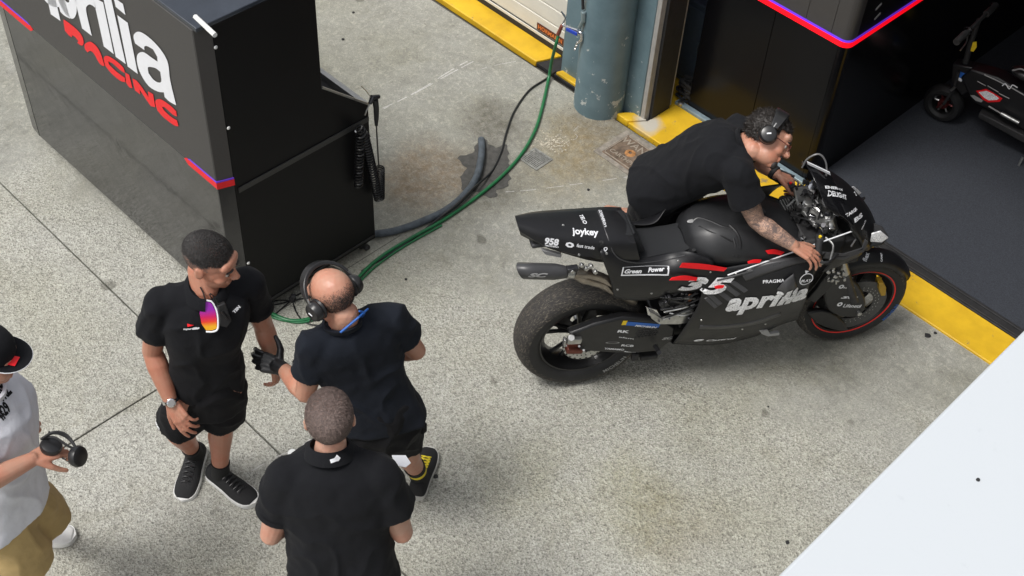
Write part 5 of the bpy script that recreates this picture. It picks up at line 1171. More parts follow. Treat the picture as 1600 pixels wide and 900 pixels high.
def crop_keep(front=.072, low=-.035): 
    # hairline: clears the face, keeps crown, sides and nape
    return lambda q, d: not (q.y > front - max(0, q.z - .075) * -1.0 + (.0 if q.z > .05 else -.045) and q.z < .112) and q.z > (low if q.y < -.02 else -.012) and not (abs(q.x) > .06 and q.z < .012 and q.y > -.035)
def headset(F, label, k=1.0, mic=True, badge=True, tiltb=.0, bw=1.0, cups=(1, -1), group='headsets worn by the crew'):
    org = F.o.copy(); hs = thing('headset', label, 'headset', org); 
    if group: hs['group'] = group
    def T(x, y, z): return F(x * k, y * k, z * k) - org
    for s in cups:
        R3 = Matrix((F.r * s, F.f, F.u)).transposed(); m = MB(); c = T(s * .088, -.010, -.004)
        cup = MB().lathe([(0, .030), (.020, .030), (.033, .026), (.040, .014), (.042, 0), (.040, -.004), (0, -.004)], c=c, axis=F.r * s, n=32).build('earcup', M['hplastic'], hs, smooth=True)
        MB().lathe([(.016, -.004), (.040, -.006), (.043, -.014), (.038, -.022), (.018, -.020)], c=c, axis=F.r * s, n=32).build('ear_cushion', M['leather'], cup, smooth=True)
        if badge:
            m = MB(); m.box(c + F.r * s * (.0305 * 1), (.002, .020, .007), R3 @ Matrix.Rotation(.6, 3, 'X')); m.build('cup_badge', M['text_white'], cup, bevel=.001)
        m = MB(); m.tube([c + F.r * s * .018 + F.f * .0, T(s * .098, -.006, .05)], .005, 8); m.build('yoke_arm', M['steel'], hs, smooth=True)
    pts = [T(.098 * cos(a), -.004 + tiltb * sin(a), .03 + .094 * sin(a)) for a in [pi * (i / 20) for i in range(21)]]
    rings = []
    for i, p in enumerate(pts):
        a = pi * i / 20; rad_ = (F.r * cos(a) + F.u * sin(a)); w = (.011 + .010 * sin(a)) * bw; th = .006 + .002 * sin(a); rings.append([p + F.f * w + rad_ * -th, p + F.f * w * .9 + rad_ * th, p - F.f * w * .9 + rad_ * th, p - F.f * w - rad_ * th])
    MB().loft(rings).build('headband', M['hplastic'], hs, smooth=True, bevel=.003)
    if mic:
        m = MB(); m.tube(catmull([T(-.10, -.01, -.01), T(-.10, .05, -.05), T(-.05, .105, -.066)], 6), .003, 8); m.build('mic_boom', M['hplastic'], hs, smooth=True); m = MB(); m.ell(T(-.045, .110, -.067), (.010, .010, .010), None, 2); m.build('microphone', M['rubber'], hs, smooth=True)
    return hs
# ---------------- man in cap at the left edge
J = JW(head=(-22, 558, 1.58), neck=(-28, 608, 1.43), shR=(-46, 668, 1.36), shL=(-8, 588, 1.36), elR=(-45, 765, 1.26), wrR=(50, 718, 1.24), elL=(16, 622, 1.08), wrL=(30, 655, .93), pelv=(4, 770, .90), hipR=(2, 800, .86), hipL=(28, 770, .86), knR=(38, 880, .47), knL=(62, 808, .50), anL=(38, 826, .08), anR=(-5, 990, .08))
M['khaki'] = cloth('khaki_cotton', (.42, .30, .13), 500, .1); M['white_tee'] = cloth('white_jersey', (.66, .67, .72), 700, .05)
P5 = person('man in white T-shirt, khaki shorts and black cap at the left edge', J, (.66, .70, -.30), sk3, M['white_tee'], M['khaki'], (None, hm_brown), [dict(w=J['wrR'], d=(J['wrR'] - J['elR']) + Vector((.0, .02, -.02)), pn=(-.1, .2, -1), side=-1, curl=(.55, .6, .65, .7), thumb=.9), dict(w=J['wrL'], d=J['wrL'] - J['elL'] + Vector((.05, .08, 0)), pn=(0, .3, -1), side=1, curl=(.5, .5, .6, .6))], top_kind='tee', seed=3.3, legr=.118, short_len=.97, hem=-.20, hips=.84)
rt, F, org, body, shirt, shorts = P5
hair(rt, F, org, hm_brown, keep=crop_keep(), n=900, rad=(.078, .098, .086))
cp_ = bpy.data.objects.new('cap', None); link(cp_, rt); cp_.location = F.o - org
def CT(x, y, z): return F(x, y, z) - F.o
rings = [[CT(cos(a) * r, -.012 + sin(a) * r * 1.22, z) for a in [2 * pi * i / 36 for i in range(36)]] for r, z in ((.088, .035), (.088, .055), (.084, .085), (.070, .112), (.045, .128), (.012, .134))]
MB().loft(rings).build('cap_crown', BT, cp_, smooth=True)
def brim(inset, z, nme, mt, th):
    top, bot = [], []
    for i in range(17):
        a = pi * i / 16; x = cos(a) * (.082 - inset); y0 = .062; y = y0 + sin(a) * (.088 - inset); top.append((x, y))
    pts = top + [(-.070 + inset, .055 + inset * .2), (0, .088 + inset * .2), (.070 - inset, .055 + inset * .2)]
    bm = [CT(x, y, z + .012 * (1 - (x / .085) ** 2) - .10 * max(0, y - .06) * .35) for x, y in pts]
    return MB().prism(bm, F.u * th).build(nme, mt, cp_, smooth=True)
brim(0, .034, 'cap_brim', BT, .006); brim(-.0022, .0355, 'brim_piping', M['text_white'], .0028)
MB().add([CT(x, y, .0545 + .012 * (1 - (x / .085) ** 2) - .10 * max(0, y - .06) * .35 - .0115) for x, y in ((.012, .112), (.052, .104), (.052, .080), (.012, .088))], [(0, 1, 2, 3)]).build('red_patch', M['text_red'], cp_)
MB().tube([CT(cos(a) * .0895, -.012 + sin(a) * .109, .038) for a in [2 * pi * i / 30 for i in range(31)]], .0022, 6).build('cap_piping', M['text_white'], cp_)
bpy.context.view_layer.update(); TS = make_tree([shirt])
for s_, a, b, h in (('VRZ', (-4, 622), (12, 606), .05), ('#29', (-3, 650), (13, 634), .05)): decal(s_, a, b, M['text_grey'] if 0 else BT, TS, rt, h=h, bold=.05, name='shirt_print')
TSs = make_tree([shorts]); decal('x', (14, 839), (24, 838), M['text_white'], TSs, rt, bm=rect_bm(1, .4), name='pocket_tag', lift=.003)
MB().lathe([(.031, -.004), (.034, -.003), (.034, .003), (.031, .004), (.029, 0), (.031, -.004)], c=J['elL'].lerp(J['wrL'], .55) - org, axis=J['wrL'] - J['elL'], n=24).build('bracelet', pbr('red_band', (.4, .04, .04), .5), rt, smooth=True)
shoe(rt, J['anL'], J['anL'] + Vector((.09, .10, 0)), org, M['sole_w'], M['sole_w'], M['text_white']); shoe(rt, J['anR'], J['anR'] + Vector((.09, .10, 0)), org, M['sole_w'], M['sole_w'])
# the headphones he holds
hc = G(95, 703, 1.235); hd = thing('headphones', 'pair of black headphones held out in the left man hand', 'headphones', hc)
def HP(px, py, z): return G(px, py, z) - hc
for (px, py, ax) in ((80, 697, (.2, .25, 1)), (122, 713, (.85, .45, .35))):
    c = HP(px, py, 1.25); m = MB(); m.lathe([(0, .018), (.022, .018), (.036, .012), (.040, 0), (.036, -.014), (.02, -.02), (.016, -.008), (0, -.008)], c=c, axis=ax, n=28); m.build('earcup', M['leather'], hd, smooth=True)
for dz, bow in ((.0, .03), (.02, -.03), (.035, .05)):
    MB().tube(catmull([HP(64, 686, 1.245 + dz), HP(84, 680 - bow * 100, 1.265 + dz), HP(105, 690 - bow * 200, 1.245 + dz), HP(122, 704, 1.235 + dz * .5)], 6), .0045, 8).build('headband_wire', M['rubber'], hd, smooth=True)
MB().tube(catmull([HP(98, 716, 1.225), HP(110, 722, 1.0), HP(124, 722, 1.225), HP(130, 710, 1.235)], 6), .0035, 8).build('cable', M['hose'], hd, smooth=True)
MB().tube([HP(75, 688, 1.26), HP(77, 674, 1.29)], .003, 6).build('antenna', M['hose'], hd)
# ---------------- man facing the camera
J = JW(head=(329, 407, 1.555), neck=(322, 452, 1.41), shR=(250, 476, 1.335), shL=(388, 448, 1.335), elR=(238, 548, 1.06), wrR=(267, 628, .87), elL=(411, 507, 1.07), wrL=(430, 568, .86), pelv=(322, 588, .87), hipR=(290, 603, .84), hipL=(350, 598, .84), knR=(279, 678, .47), knL=(346, 663, .47), anR=(302, 704, .11), anL=(344, 736, .09))
P1 = person('man in black polo and shorts facing the camera, red visor sunglasses on his collar', J, (.86, .46, -.26), sk1, BT, BS, (None, hm_dark), [dict(w=J['wrR'], d=(J['wrR'] - J['elR']) + Vector((.10, .02, 0)), pn=(-.3, .45, -.2), side=-1, curl=(.25, .35, .45, .5), thumb=.4), dict(w=J['wrL'], d=J['wrL'] - J['elL'] + Vector((-.02, 0, -.1)), pn=(-.6, -.3, 0), side=1, curl=(.35, .4, .5, .55), thumb=.4)], seed=1.7, legr=.098, short_len=.76, hips=.95, bulk=.98, torso=.90)
rt, F, org, body, shirt, shorts = P1
hair(rt, F, org, hm_grey, keep=lambda q, d: crop_keep()(q, d) and q.z < .05, n=11000, L=.003, shell=False, dens=lambda c: .8, rad=(.0778, .0975, .0868), bump=.0)
hair(rt, F, org, hm_dark, keep=lambda q, d: crop_keep()(q, d) and q.z > .040 + noise.noise(d * 7) * .010, n=24000, L=.0065, shell=False, rad=(.0785, .0985, .088), bump=.0)
for s in 'RL':
    kn, an = J['kn' + s], J['an' + s]; MB().tube([kn.lerp(an, .80) - org, kn.lerp(an, .92) - org, an - Vector((0, 0, .02)) - org], [.044, .041, .044], 20).build('sock', M['sock'], rt, smooth=True)
shoe(rt, J['anL'], J['anL'] + Vector((.12, .02, 0)), org, M['knit'], M['sole_w'], M['hose']); shoe(rt, J['anR'], J['anR'] + Vector((.10, -.13, 0)), org, M['knit'], M['sole_w'], M['hose'], z0=.012, pitch=-.12)
bpy.context.view_layer.update(); TS = make_tree([shirt]); TSs = make_tree([shorts])
decal('aprilia', (286, 514), (312, 512), M['text_white'], TS, rt, bold=.06, shear=.3, h=.014, name='chest_lettering', lift=.004); decal('v', (293, 508), (303, 508), M['text_red'], TS, rt, bm=ring_bm(0, .5, 3), h=.014, name='chest_emblem', lift=.004)
decal('TBN', (364, 488), (374, 478), M['text_white'], TS, rt, bold=.06, name='chest_lettering', lift=.004); decal('ixon', (243, 656), (250, 670), M['text_white'], TSs, rt, bold=.05, name='shorts_lettering', lift=.004)
m = MB(); p = hit(TS, 384, 566); 
if p[0]: m.box(p[0] - org, (.03, .02, .008)); m.build('hem_tag', M['text_red'], rt, bevel=.002)
# sunglasses hooked on the collar
def visor(tree, cpx, label):
    h_ = hit(tree, *cpx); n = h_[1]; c = h_[0] + n * .012; th_ = thing('sunglasses', label, 'sunglasses', c)
    A = [(313, 473), (322, 470), (331, 474), (337, 486), (339, 500), (339, 513), (332, 516), (322, 516), (315, 506), (312, 490)]
    P_ = [onplane(px, py, c, n) - c for px, py in A]; lm = NT('mirrored_lens'); g_ = lm.n('TexCoord').outputs['Object']; sx = lm.n('SeparateXYZ'); lm.set(sx.inputs[0], g_)
    lm.base(lm.ramp(lm.math('ADD', lm.math('MULTIPLY', sx.outputs[2], 14), .5), (.12, (.85, .42, .01)), (.34, (.80, .05, .02)), (.55, (.62, .01, .10)), (.9, (.30, .02, .40)))); lm.rough(.12); lm.metal(.35)
    MB().prism(P_, n * .004).build('lens', lm.m, th_, bevel=.0015)
    Q = [onplane(px, py, c, n) - c + n * .003 for px, py in [(322, 469), (332, 472), (339, 486), (341, 502), (340, 514), (333, 518), (322, 518)]]
    MB().tube(catmull(Q, 5), .0038, 8).build('frame', M['text_white'], th_, smooth=True)
    Q = [onplane(px, py, c, n) - c + n * .006 for px, py in [(322, 471), (318, 458), (313, 448)]]
    MB().tube(catmull(Q, 5), .0028, 8).build('temple_arm', M['hplastic'], th_, smooth=True)
visor(TS, (325, 495), 'wraparound sunglasses with red and orange lens hanging from a black polo collar')
h_ = hit(TS, 347, 492); rd = thing('radio_microphone', 'black radio microphone clipped to the chest beside red sunglasses', 'microphone', h_[0] + h_[1] * .012)
n = h_[1]; c = rd.location.copy()
P_ = [onplane(px, py, c, n) - c for px, py in [(338, 474), (350, 470), (360, 498), (352, 508), (342, 506)]]; MB().prism(P_, n * .02).build('microphone_body', M['rubber'], rd, bevel=.004)
P_ = [onplane(px, py, c, n) - c + n * .02 for px, py in [(344, 482), (353, 494)]]; MB().tube(P_, .006, 8).build('push_button', M['hplastic'], rd)
MB().tube(catmull([onplane(px, py, c, n) - c + n * .014 for px, py in [(340, 474), (334, 462), (326, 456), (333, 470), (347, 474)]], 6), .0022, 6).build('lapel_cord', M['hose'], rd, smooth=True)
w_c = J['elR'].lerp(J['wrR'], .97); wt = thing('wristwatch', 'silver wristwatch on the bare wrist of the man facing the camera', 'watch', w_c)
ax = (J['wrR'] - J['elR']).normalized(); MB().lathe([(.030, -.008), (.0335, -.007), (.0335, .007), (.030, .008), (.029, 0), (.030, -.008)], axis=ax, n=20).build('bracelet', M['chrome'], wt)
vd = -ray(263, 628).normalized(); vd = (vd - ax * vd.dot(ax)).normalized(); MB().lathe([(0, .042), (.015, .042), (.019, .039), (.019, .030), (0, .030)], axis=vd, n=24).build('watch_case', M['chrome'], wt, smooth=True); MB().lathe([(0, .0425), (.014, .0425)], axis=vd, n=24).build('watch_dial', M['text_grey'], wt)
# ---------------- bald man seen from behind, shaking hands
J = JW(head=(520, 463, 1.50), neck=(536, 506, 1.375), shL=(492, 545, 1.30), shR=(612, 502, 1.30), elL=(477, 614, 1.05), wrL=(441, 574, .965), elR=(650, 548, 1.06), wrR=(600, 548, .93), pelv=(590, 640, .88), hipL=(566, 652, .85), hipR=(622, 643, .85), knL=(552, 705, .48), knR=(624, 693, .48), anL=(505, 728, .09), anR=(656, 742, .09))
GD, GN, GC = Vector((-.77, -.50, .13)), Vector((-.46, .50, -.73)), (.48, .52, .58, .62)
P3 = person('bald man in black T-shirt bending away from the camera with one gloved hand', J, (-.86, -.05, -.52), sk3, NT_, BS, (None, hm_dark), [dict(w=J['wrL'], d=GD, pn=GN, side=-1, curl=GC, thumb=-.1, td=(.15, 1.0)), dict(w=J['wrR'], d=J['wrR'] - J['elR'], pn=(0, 0, -1), side=-1)], top_kind='tee', seed=8.1, sleeve=.50, short_len=.80, legr=.108, bulk=1.02, foldamp=.011)
rt, F, org, body, shirt, shorts = P3
hair(rt, F, org, hm_dark, keep=lambda q, d: q.z < .085 and q.y < .045 and q.z > -.055 and not (abs(q.x) > .064 and q.y > -.035 and q.z < .02), n=15000, L=.0045, shell=False, dens=lambda c: max(0, min(1, (.058 - c.z) / .045)) ** 1.5, rad=(.0775, .0975, .0865), c0=(0, -.012, .028), bump=.0)
# black glove over the left hand
m = MB(); w = J['wrL']; d = GD.normalized(); q_ = (w - J['elL']).normalized(); cap(m, w - q_ * .03, w + d * .02, .033, .034, 14); hand(m, w, d, GN, -1, GC, -.1, 1.0, 1.28, 1.0, (.15, 1.0)); remesh(m, 'glove', .0034, 1, folds(.0015, 25, 2), M['leather'], rt, org)
headset(F, 'black headset clamped over a bald head seen from above', 1.04, tiltb=.045)
MB().tube(catmull([F(.03, -.085, -.075) - org, F(.055, -.07, -.10) - org, F(.06, -.03, -.125) - org], 5), .004, 8).build('lanyard', M['text_blue'], rt, smooth=True)
for a, b in ((F(-.075, -.075, -.105), F(.01, -.098, -.088)), (F(.01, -.098, -.088), F(.08, -.06, -.10))): MB().tube([a - org, b - org], .0045, 8).build('lanyard', M['text_blue'], rt, smooth=True)
for s in 'RL':
    kn, an = J['kn' + s], J['an' + s]; sk_ = MB().tube([kn.lerp(an, .70) - org, kn.lerp(an, .88) - org, an - Vector((0, 0, .03)) - org], [.050, .043, .044], 20).build('sock', M['sock'], rt, smooth=True)
M['sole_g'] = pbr('pale_rubber_sole', (.5, .49, .46), .6); M['ylace'] = pbr('yellow_laces', (.75, .6, .03), .7)
shoe(rt, J['anR'], J['anR'] + Vector((-.07, .10, 0)), org, M['knit'], M['sole_g'], M['ylace']); shoe(rt, J['anL'], J['anL'] + Vector((-.08, .03, 0)), org, M['knit'], M['sole_g'], M['ylace'])
m = MB(); m.tube([J['knR'].lerp(J['anR'], .80) - org, J['knR'].lerp(J['anR'], .87) - org], [.046, .0445], 20, cap=False); m.build('sock_stripe', M['ylace'], rt)
m = MB(); m.box(J['hipR'].lerp(J['knR'], .35) + Vector((.08, .06, 0)) - org, (.04, .03, .06)); m.build('pocket_flap', BS, rt, bevel=.008)
# ---------------- man in the foreground, back to the camera
J = JW(head=(515, 655, 1.58), neck=(516, 708, 1.44), shL=(450, 752, 1.35), shR=(592, 748, 1.35), elL=(424, 835, 1.08), elR=(628, 832, 1.08), wrL=(480, 780, 1.02), wrR=(585, 770, 1.04), pelv=(537, 900, .90), hipL=(505, 915, .87), hipR=(580, 912, .87), knL=(505, 990, .48), knR=(590, 985, .48), anL=(520, 1060, .09), anR=(600, 1050, .09))
P4 = person('broad man in black polo standing nearest with his back to the camera', J, (-.80, .60, -.12), sk2, BT, BS, (None, hm_brown), [dict(w=J['wrL'], d=(-.4, .9, .1), pn=(0, 0, 1), side=1, curl=(.6, .6, .7, .7)), dict(w=J['wrR'], d=(-.9, .1, .1), pn=(0, 0, 1), side=-1, curl=(.5, .5, .6, .6))], seed=5.2, bulk=1.12, chestf=.0, foldamp=.010)
rt, F, org, body, shirt, shorts = P4
hair(rt, F, org, hm_brown, keep=crop_keep(.075, -.045), n=34000, L=.0075, shell=False, rad=(.0785, .0985, .088), bump=.0)
bpy.context.view_layer.update(); TS = make_tree([shirt] + [c for c in shirt.children if c.name.startswith('collar')])
decal('V', (516, 721), (529, 716), M['text_white'], TS, rt, bm=rect_bm(1, .45), name='collar_tag', lift=.003); decal('V', (524, 713), (530, 718), M['text_white'], TS, rt, bm=rect_bm(1, .8), name='collar_tag', lift=.003)
decal('V', (430, 893), (438, 897), M['text_white'], TS, rt, bm=rect_bm(1, .45), name='hem_tag', lift=.004)
for s in 'LR': shoe(rt, J['an' + s], J['an' + s] + Vector((-.08, .06, 0)), org, M['knit'], M['sole_g'])
c = G(628, 721, 1.10); pc = MB().prism([G(px, py, 1.12) - c for px, py in ((612, 712), (634, 712), (642, 724), (634, 731), (618, 728))], (0, 0, .004)).build('folded_paper', M['text_white'], loc=c, bevel=.001); tag(pc, 'white folded paper peeking past the right shoulder of the foreground man', 'paper')
c = G(457, 709, 1.12); pc = MB().lathe([(0, .012), (.014, .012), (.018, .006), (.018, -.02), (0, -.02)], n=20).build('bottle_cap', pbr('milky_plastic', (.55, .56, .55), .3), loc=c, smooth=True); tag(pc, 'milky plastic bottle cap showing above the left shoulder of the foreground man', 'bottle cap')
# ---------------- mechanic leaning over the motorcycle
J = JW(head=(1200, 217, 1.39), neck=(1163, 226, 1.335), shR=(1150, 272, 1.29), shL=(1150, 205, 1.24), elR=(1182, 345, 1.085), wrR=(1240, 384, 1.02), elL=(1186, 252, 1.0), wrL=(1213, 272, .985), pelv=(1028, 286, .93), hipR=(1022, 306, .89), hipL=(1032, 276, .89), knR=(1010, 352, .50), knL=(1075, 330, .48), anR=(950, 330, .10), anL=(1040, 352, .09))
P2 = person('mechanic in black shirt with tattooed forearm leaning over the motorcycle', J, (.93, .31, -.25), sk3, BT, BS, (None, hm_black), [dict(w=J['wrR'], d=(.62, .35, -.25), pn=(-.2, .0, -1), side=1, curl=(.30, .32, .38, .45), thumb=.3, spread=1.8), dict(w=J['wrL'], d=(.6, .45, -.25), pn=(.1, -.3, -1), side=-1, curl=(.8, .9, .9, .9), thumb=.6)], seed=12.4, bulk=1.10, top_kind='tee', sleeve=.60, chestf=-.02, foldamp=.009, hem=-.14, up=(.126, .854, .514), legr=.115)
rt, F, org, body, shirt, shorts = P2
hair(rt, F, org, hm_black, keep=crop_keep(.078, -.045), n=3600, L=.013, curl=.2, rad=(.084, .104, .095), bump=.007)
headset(F, 'black headset with white badges on the leaning mechanic', 1.08, mic=False, tiltb=.0, bw=1.7)
# goatee, glasses, wrist band
m = MB(); m.ell(F(0, .078, -.088) - org, (.026, .020, .022), F.R, 3); m.build('goatee', hm_dark, rt, smooth=True); m = MB(); m.tube([F(-.024, .090, -.045) - org, F(0, .100, -.043) - org, F(.024, .090, -.045) - org], .0045, 8); m.build('moustache', hm_dark, rt, smooth=True)
gl_ = thing('glasses', 'thin framed glasses on the leaning mechanic face', 'glasses', F.o)
def GT(x, y, z): return F(x, y, z) - F.o
for s in (-1, 1):
    ring = [GT(s * .031 + cos(a) * .022, .104 - abs(cos(a)) * .004 * 0, .002 + sin(a) * .015) for a in [2 * pi * i / 24 for i in range(25)]]; MB().tube(ring, .0016, 6).build('rim', pbr('red_brown_frame', (.10, .02, .02), .3), gl_, smooth=True)
    MB().tube([GT(s * .053, .104, .006), GT(s * .080, .04, .006), GT(s * .083, -.02, .004)], .002, 6).build('temple_arm', bpy.data.materials['red_brown_frame'], gl_, smooth=True)
MB().tube([GT(-.009, .104, .004), GT(.009, .104, .004)], .0016, 6).build('bridge', bpy.data.materials['red_brown_frame'], gl_)
ax = (J['wrL'] - J['elL']).normalized(); wb = MB().lathe([(.030, -.012), (.036, -.010), (.036, .010), (.030, .012), (.029, 0), (.030, -.012)], axis=ax, n=24).build('sports_watch', M['rubber'], loc=J['elL'].lerp(J['wrL'], .86), smooth=True); tag(wb, 'chunky black sports watch on the mechanic far wrist', 'watch')
# tattoo: a second skin on the near forearm
tm = NT('tattooed_skin'); f = tm.noise(17, 3, .6, dist=1.6); f3 = tm.noise(9, 3, .5, dist=1.2)
l1 = tm.ramp(f, (.36, 0.0), (.40, 1.0), (.43, .15), (.49, .1), (.52, 1.0), (.58, .45), (.62, 1.0)); l2 = tm.ramp(f3, (.46, 0.0), (.49, .9), (.52, .2), (.60, .5))
k_ = tm.math('MULTIPLY', tm.math('MAXIMUM', tm.n('SeparateColor', Color=l1).outputs[0], tm.n('SeparateColor', Color=l2).outputs[0]), .85)
tm.base(tm.mix(k_, (.54, .33, .235), (.06, .055, .06))); tm.rough(.5); tm.p.inputs['Subsurface Weight'].default_value = .1; tm.p.inputs['Subsurface Radius'].default_value = (.01, .005, .003)
body.data.materials.append(tm.m); a, b = J['shR'].lerp(J['elR'], .5) - org, J['elR'].lerp(J['wrR'], .96) - org; e_ = J['elR'] - org
for p in body.data.polygons:
    c = p.center
    for s0, s1 in ((a, e_), (e_, b)):
        ab = s1 - s0; t = max(0, min(1, (c - s0).dot(ab) / ab.length_squared))
        if (c - s0.lerp(s1, t)).length < .060 and t < .999: p.material_index = 1
for s in 'RL': shoe(rt, J['an' + s], J['an' + s] + Vector((.1, .15, 0)), org, M['knit'], M['sole_w'])
# thin rod held against the fairing
ra, rb = BL(1137, 430, -.245), BL(1338, 359, -.18); rd_ = MB().tube([BO + BF * p.x + BLft * p.y + Vector((0, 0, p.z)) for p in (ra, rb)], .0035, 8).build('metal_rod', M['text_white'], smooth=True); tag(rd_, 'long thin pale rod lying along the motorcycle fairing under the tattooed arm', 'rod')
# ================================================================== HOSES AND CABLES ON THE GROUND
def gp(pts, r): return catmull([G(p[0], p[1], p[2] if len(p) > 2 else r) for p in pts], 10)
M['green'] = pbr('green_garden_hose', (.012, .13, .045), .35, var=.2); M['greyhose'] = pbr('dusty_grey_hose', (.065, .08, .095), .6, var=.35, vs=30, bump=.3)
o = MB().tube(gp([(752, 218, .004), (753, 232, .02), (751, 252, .026), (744, 278, .028), (727, 303, .028), (696, 329, .026), (650, 350, .026), (612, 362, .026), (580, 366, .026)], .02), .0215, 14).build('drain_hose', M['greyhose'], smooth=True); tag(o, 'thick grey hose curving from the dark patch to the cart corner', 'hose')
o = MB().tube(gp([(872, 56, .36), (868, 72, .30), (862, 96, .14), (857, 124, .022), (848, 165), (836, 204), (814, 242), (782, 277), (742, 310), (694, 343), (644, 371), (604, 395), (575, 418), (548, 448), (528, 470), (505, 488), (480, 499), (455, 501), (435, 495), (418, 486)], .012), .0105, 12).build('green_hose', M['green'], smooth=True); tag(o, 'green water hose running from the tap across the concrete', 'hose')
o = MB().tube(gp([(690, 352), (640, 380), (606, 402), (578, 424), (552, 452), (530, 478), (500, 496), (470, 504), (440, 500), (415, 492)], .008), .006, 8).build('green_hose', M['green'], smooth=True); tag(o, 'thinner green line lying beside the green water hose near the cart', 'hose')
o = MB().tube(gp([(868, 112, .004), (852, 124), (826, 142), (803, 175), (791, 208), (783, 238), (768, 268), (742, 292, .05), (715, 318, .055), (684, 342, .03), (655, 366), (620, 390), (590, 408), (565, 424)], .008), .0065, 8).build('black_cable', M['hose'], smooth=True); tag(o, 'thin black cable looping from the kerb pit over the grey hose', 'cable')
cj = thing('cable_junction', 'small black cable connector with thin leads near the bald man headset', 'connector', G(457, 467, .02)); c = cj.location.copy()
MB().box((0, 0, 0), (.035, .03, .03), Matrix.Rotation(.5, 3, 'Z')).build('connector_block', M['rubber'], cj, bevel=.008); MB().box((.01, .0, .028), (.028, .026, .02), Matrix.Rotation(.9, 3, 'Z')).build('connector_cap', M['rubber'], cj, bevel=.006)
for q in ([(457, 470), (475, 466), (492, 462)], [(455, 466), (470, 458), (484, 452)], [(453, 470), (440, 474), (418, 478)], [(452, 472), (440, 482), (424, 496)], [(458, 474), (463, 488), (474, 502), (490, 508), (504, 508)], [(456, 470), (430, 470), (400, 486), (380, 500)]):
    MB().tube([p - c for p in gp(q, .006)], .0038, 6).build('lead', M['hose'], cj, smooth=True)
MB().box((0, 0, 0), (.05, .035, .025)).build('caster_brake', M['rubber'], ct, loc=G(571, 385, .03) - Vector((CX, CY, 0)), bevel=.008)
# ================================================================== TAP ON THE COLUMN
tp0 = onplane(905, 50, FW(0, -.15), FV); tap = thing('water_tap', 'chrome water tap with blue lever fixed to the blue grey column', 'tap', tp0)
def TP(px, py, v=-.155): return onplane(px, py, FW(0, v), FV) - tp0
MB().tube([TP(909, -60), TP(911, 14)], .009, 10).build('supply_pipe', M['rubber'], tap, smooth=True)
MB().tube([TP(912, 18), TP(912, 34)], [.018, .014], 6).build('union_nut', pbr('painted_brass', (.28, .36, .38), .35, .6), tap, bevel=.002)
MB().tube([TP(911, 32), TP(904, 46)], .011, 12).build('elbow', bpy.data.materials['painted_brass'], tap, smooth=True)
MB().tube([TP(906, 49), TP(879, 39)], [.010, .007], 12).build('cross_pipe', M['chrome'], tap, smooth=True); m = MB(); m.ell(TP(907, 52), (.018, .015, .018)); m.build('valve_body', M['chrome'], tap, smooth=True)
MB().tube([TP(909, 54), TP(909, 62), TP(902, 68), TP(898, 78)], [.011, .010, .007, .006], 10).build('spout', M['chrome'], tap, smooth=True)
for py, px in ((66, 903), (71, 901), (76, 899)): m = MB(); m.ell(TP(px, py), (.009, .009, .006)); m.build('spout_ring', M['chrome'], tap, smooth=True)
a, b = TP(884, 46, -.18), TP(901, 54, -.18); MB().prism([a + Vector((0, 0, .012)), b + Vector((0, 0, .012)), b - Vector((0, 0, .012)), a - Vector((0, 0, .010))], (0, .008, 0)).build('blue_lever', pbr('blue_lever_grip', (.01, .05, .45), .35), tap, bevel=.003)
MB().tube([TP(879, 38), TP(884, 28), TP(877, 18)], [.006, .007, .005], 8).build('vent_cock', M['chrome'], tap, smooth=True)
MB().tube([TP(878, 40), TP(872, 54)], [.011, .013], 12).build('hose_connector', pbr('brown_red_connector', (.22, .06, .04), .4), tap, smooth=True)
# ================================================================== ELECTRIC MINI BIKE IN THE GARAGE
s0, s1 = G(1474, 163, .125), G(1632, 232, .125); sF = (s1 - s0); sF.z = 0; wb_ = sF.length; sF.normalize(); sN = Vector((sF.y, -sF.x, 0))   # sN towards the camera side
mbk = thing('electric_mini_bike', 'small black fat tyred electric bike with red edged sticker standing in the garage', 'mini bike', Vector((s0.x, s0.y, .014))); so0 = mbk.location.copy()
def SP(px, py, off=0.0): return onplane(px, py, so0 + sN * off, sN) - so0
def swheel(x, nm):
    w = bpy.data.objects.new(nm, None); link(w, mbk); w.location = sF * x + Vector((0, 0, .125)); ax = sN
    MB().lathe([(.068, -.03), (.085, -.042), (.108, -.04), (.122, -.02), (.125, 0), (.122, .02), (.108, .04), (.085, .042), (.068, .03)], axis=ax, n=36).build('tyre', M['tyre'], w, smooth=True)
    MB().lathe([(.07, -.03), (.062, -.02), (.062, .02), (.07, .03)], axis=ax, n=36).build('rim', M['rim'], w, smooth=True)
    m = MB(); m.lathe([(0, .03), (.03, .03), (.034, .02), (.034, -.02), (0, -.03)], axis=ax, n=20); m.build('hub', pbr('red_hub', (.12, .02, .02), .4, .5), w, smooth=True)
    for k in range(6):
        a = k * pi / 3; d_ = sF * cos(a) + Vector((0, 0, sin(a))); MB().tube([d_ * .03, d_ * .066], .007, 6).build('spoke', M['steel'] if k % 2 else bpy.data.materials['red_hub'], w)
    MB().cyl(ax * -.06, ax * .085, .006, 10).build('axle', M['steel'], w); return w
swheel(0, 'front_wheel'); swheel(wb_, 'rear_wheel')
def splate(name, pts, off, th, mat, bev=.006): return MB().prism([SP(px, py, off) for px, py in pts], -sN * th).build(name, mat, mbk, bevel=bev)
splate('battery_box', [(1500, 122), (1516, 108), (1560, 122), (1604, 150), (1640, 176), (1640, 224), (1600, 205), (1560, 180), (1520, 160)], .055, .11, M['paint'], .012)
splate('deck', [(1530, 176), (1600, 212), (1640, 232), (1640, 240), (1596, 222), (1528, 184)], .08, .16, M['rubber'], .006)
splate('steering_head', [(1488, 100), (1520, 106), (1520, 140), (1502, 150), (1486, 128)], .04, .08, M['paint'], .008)
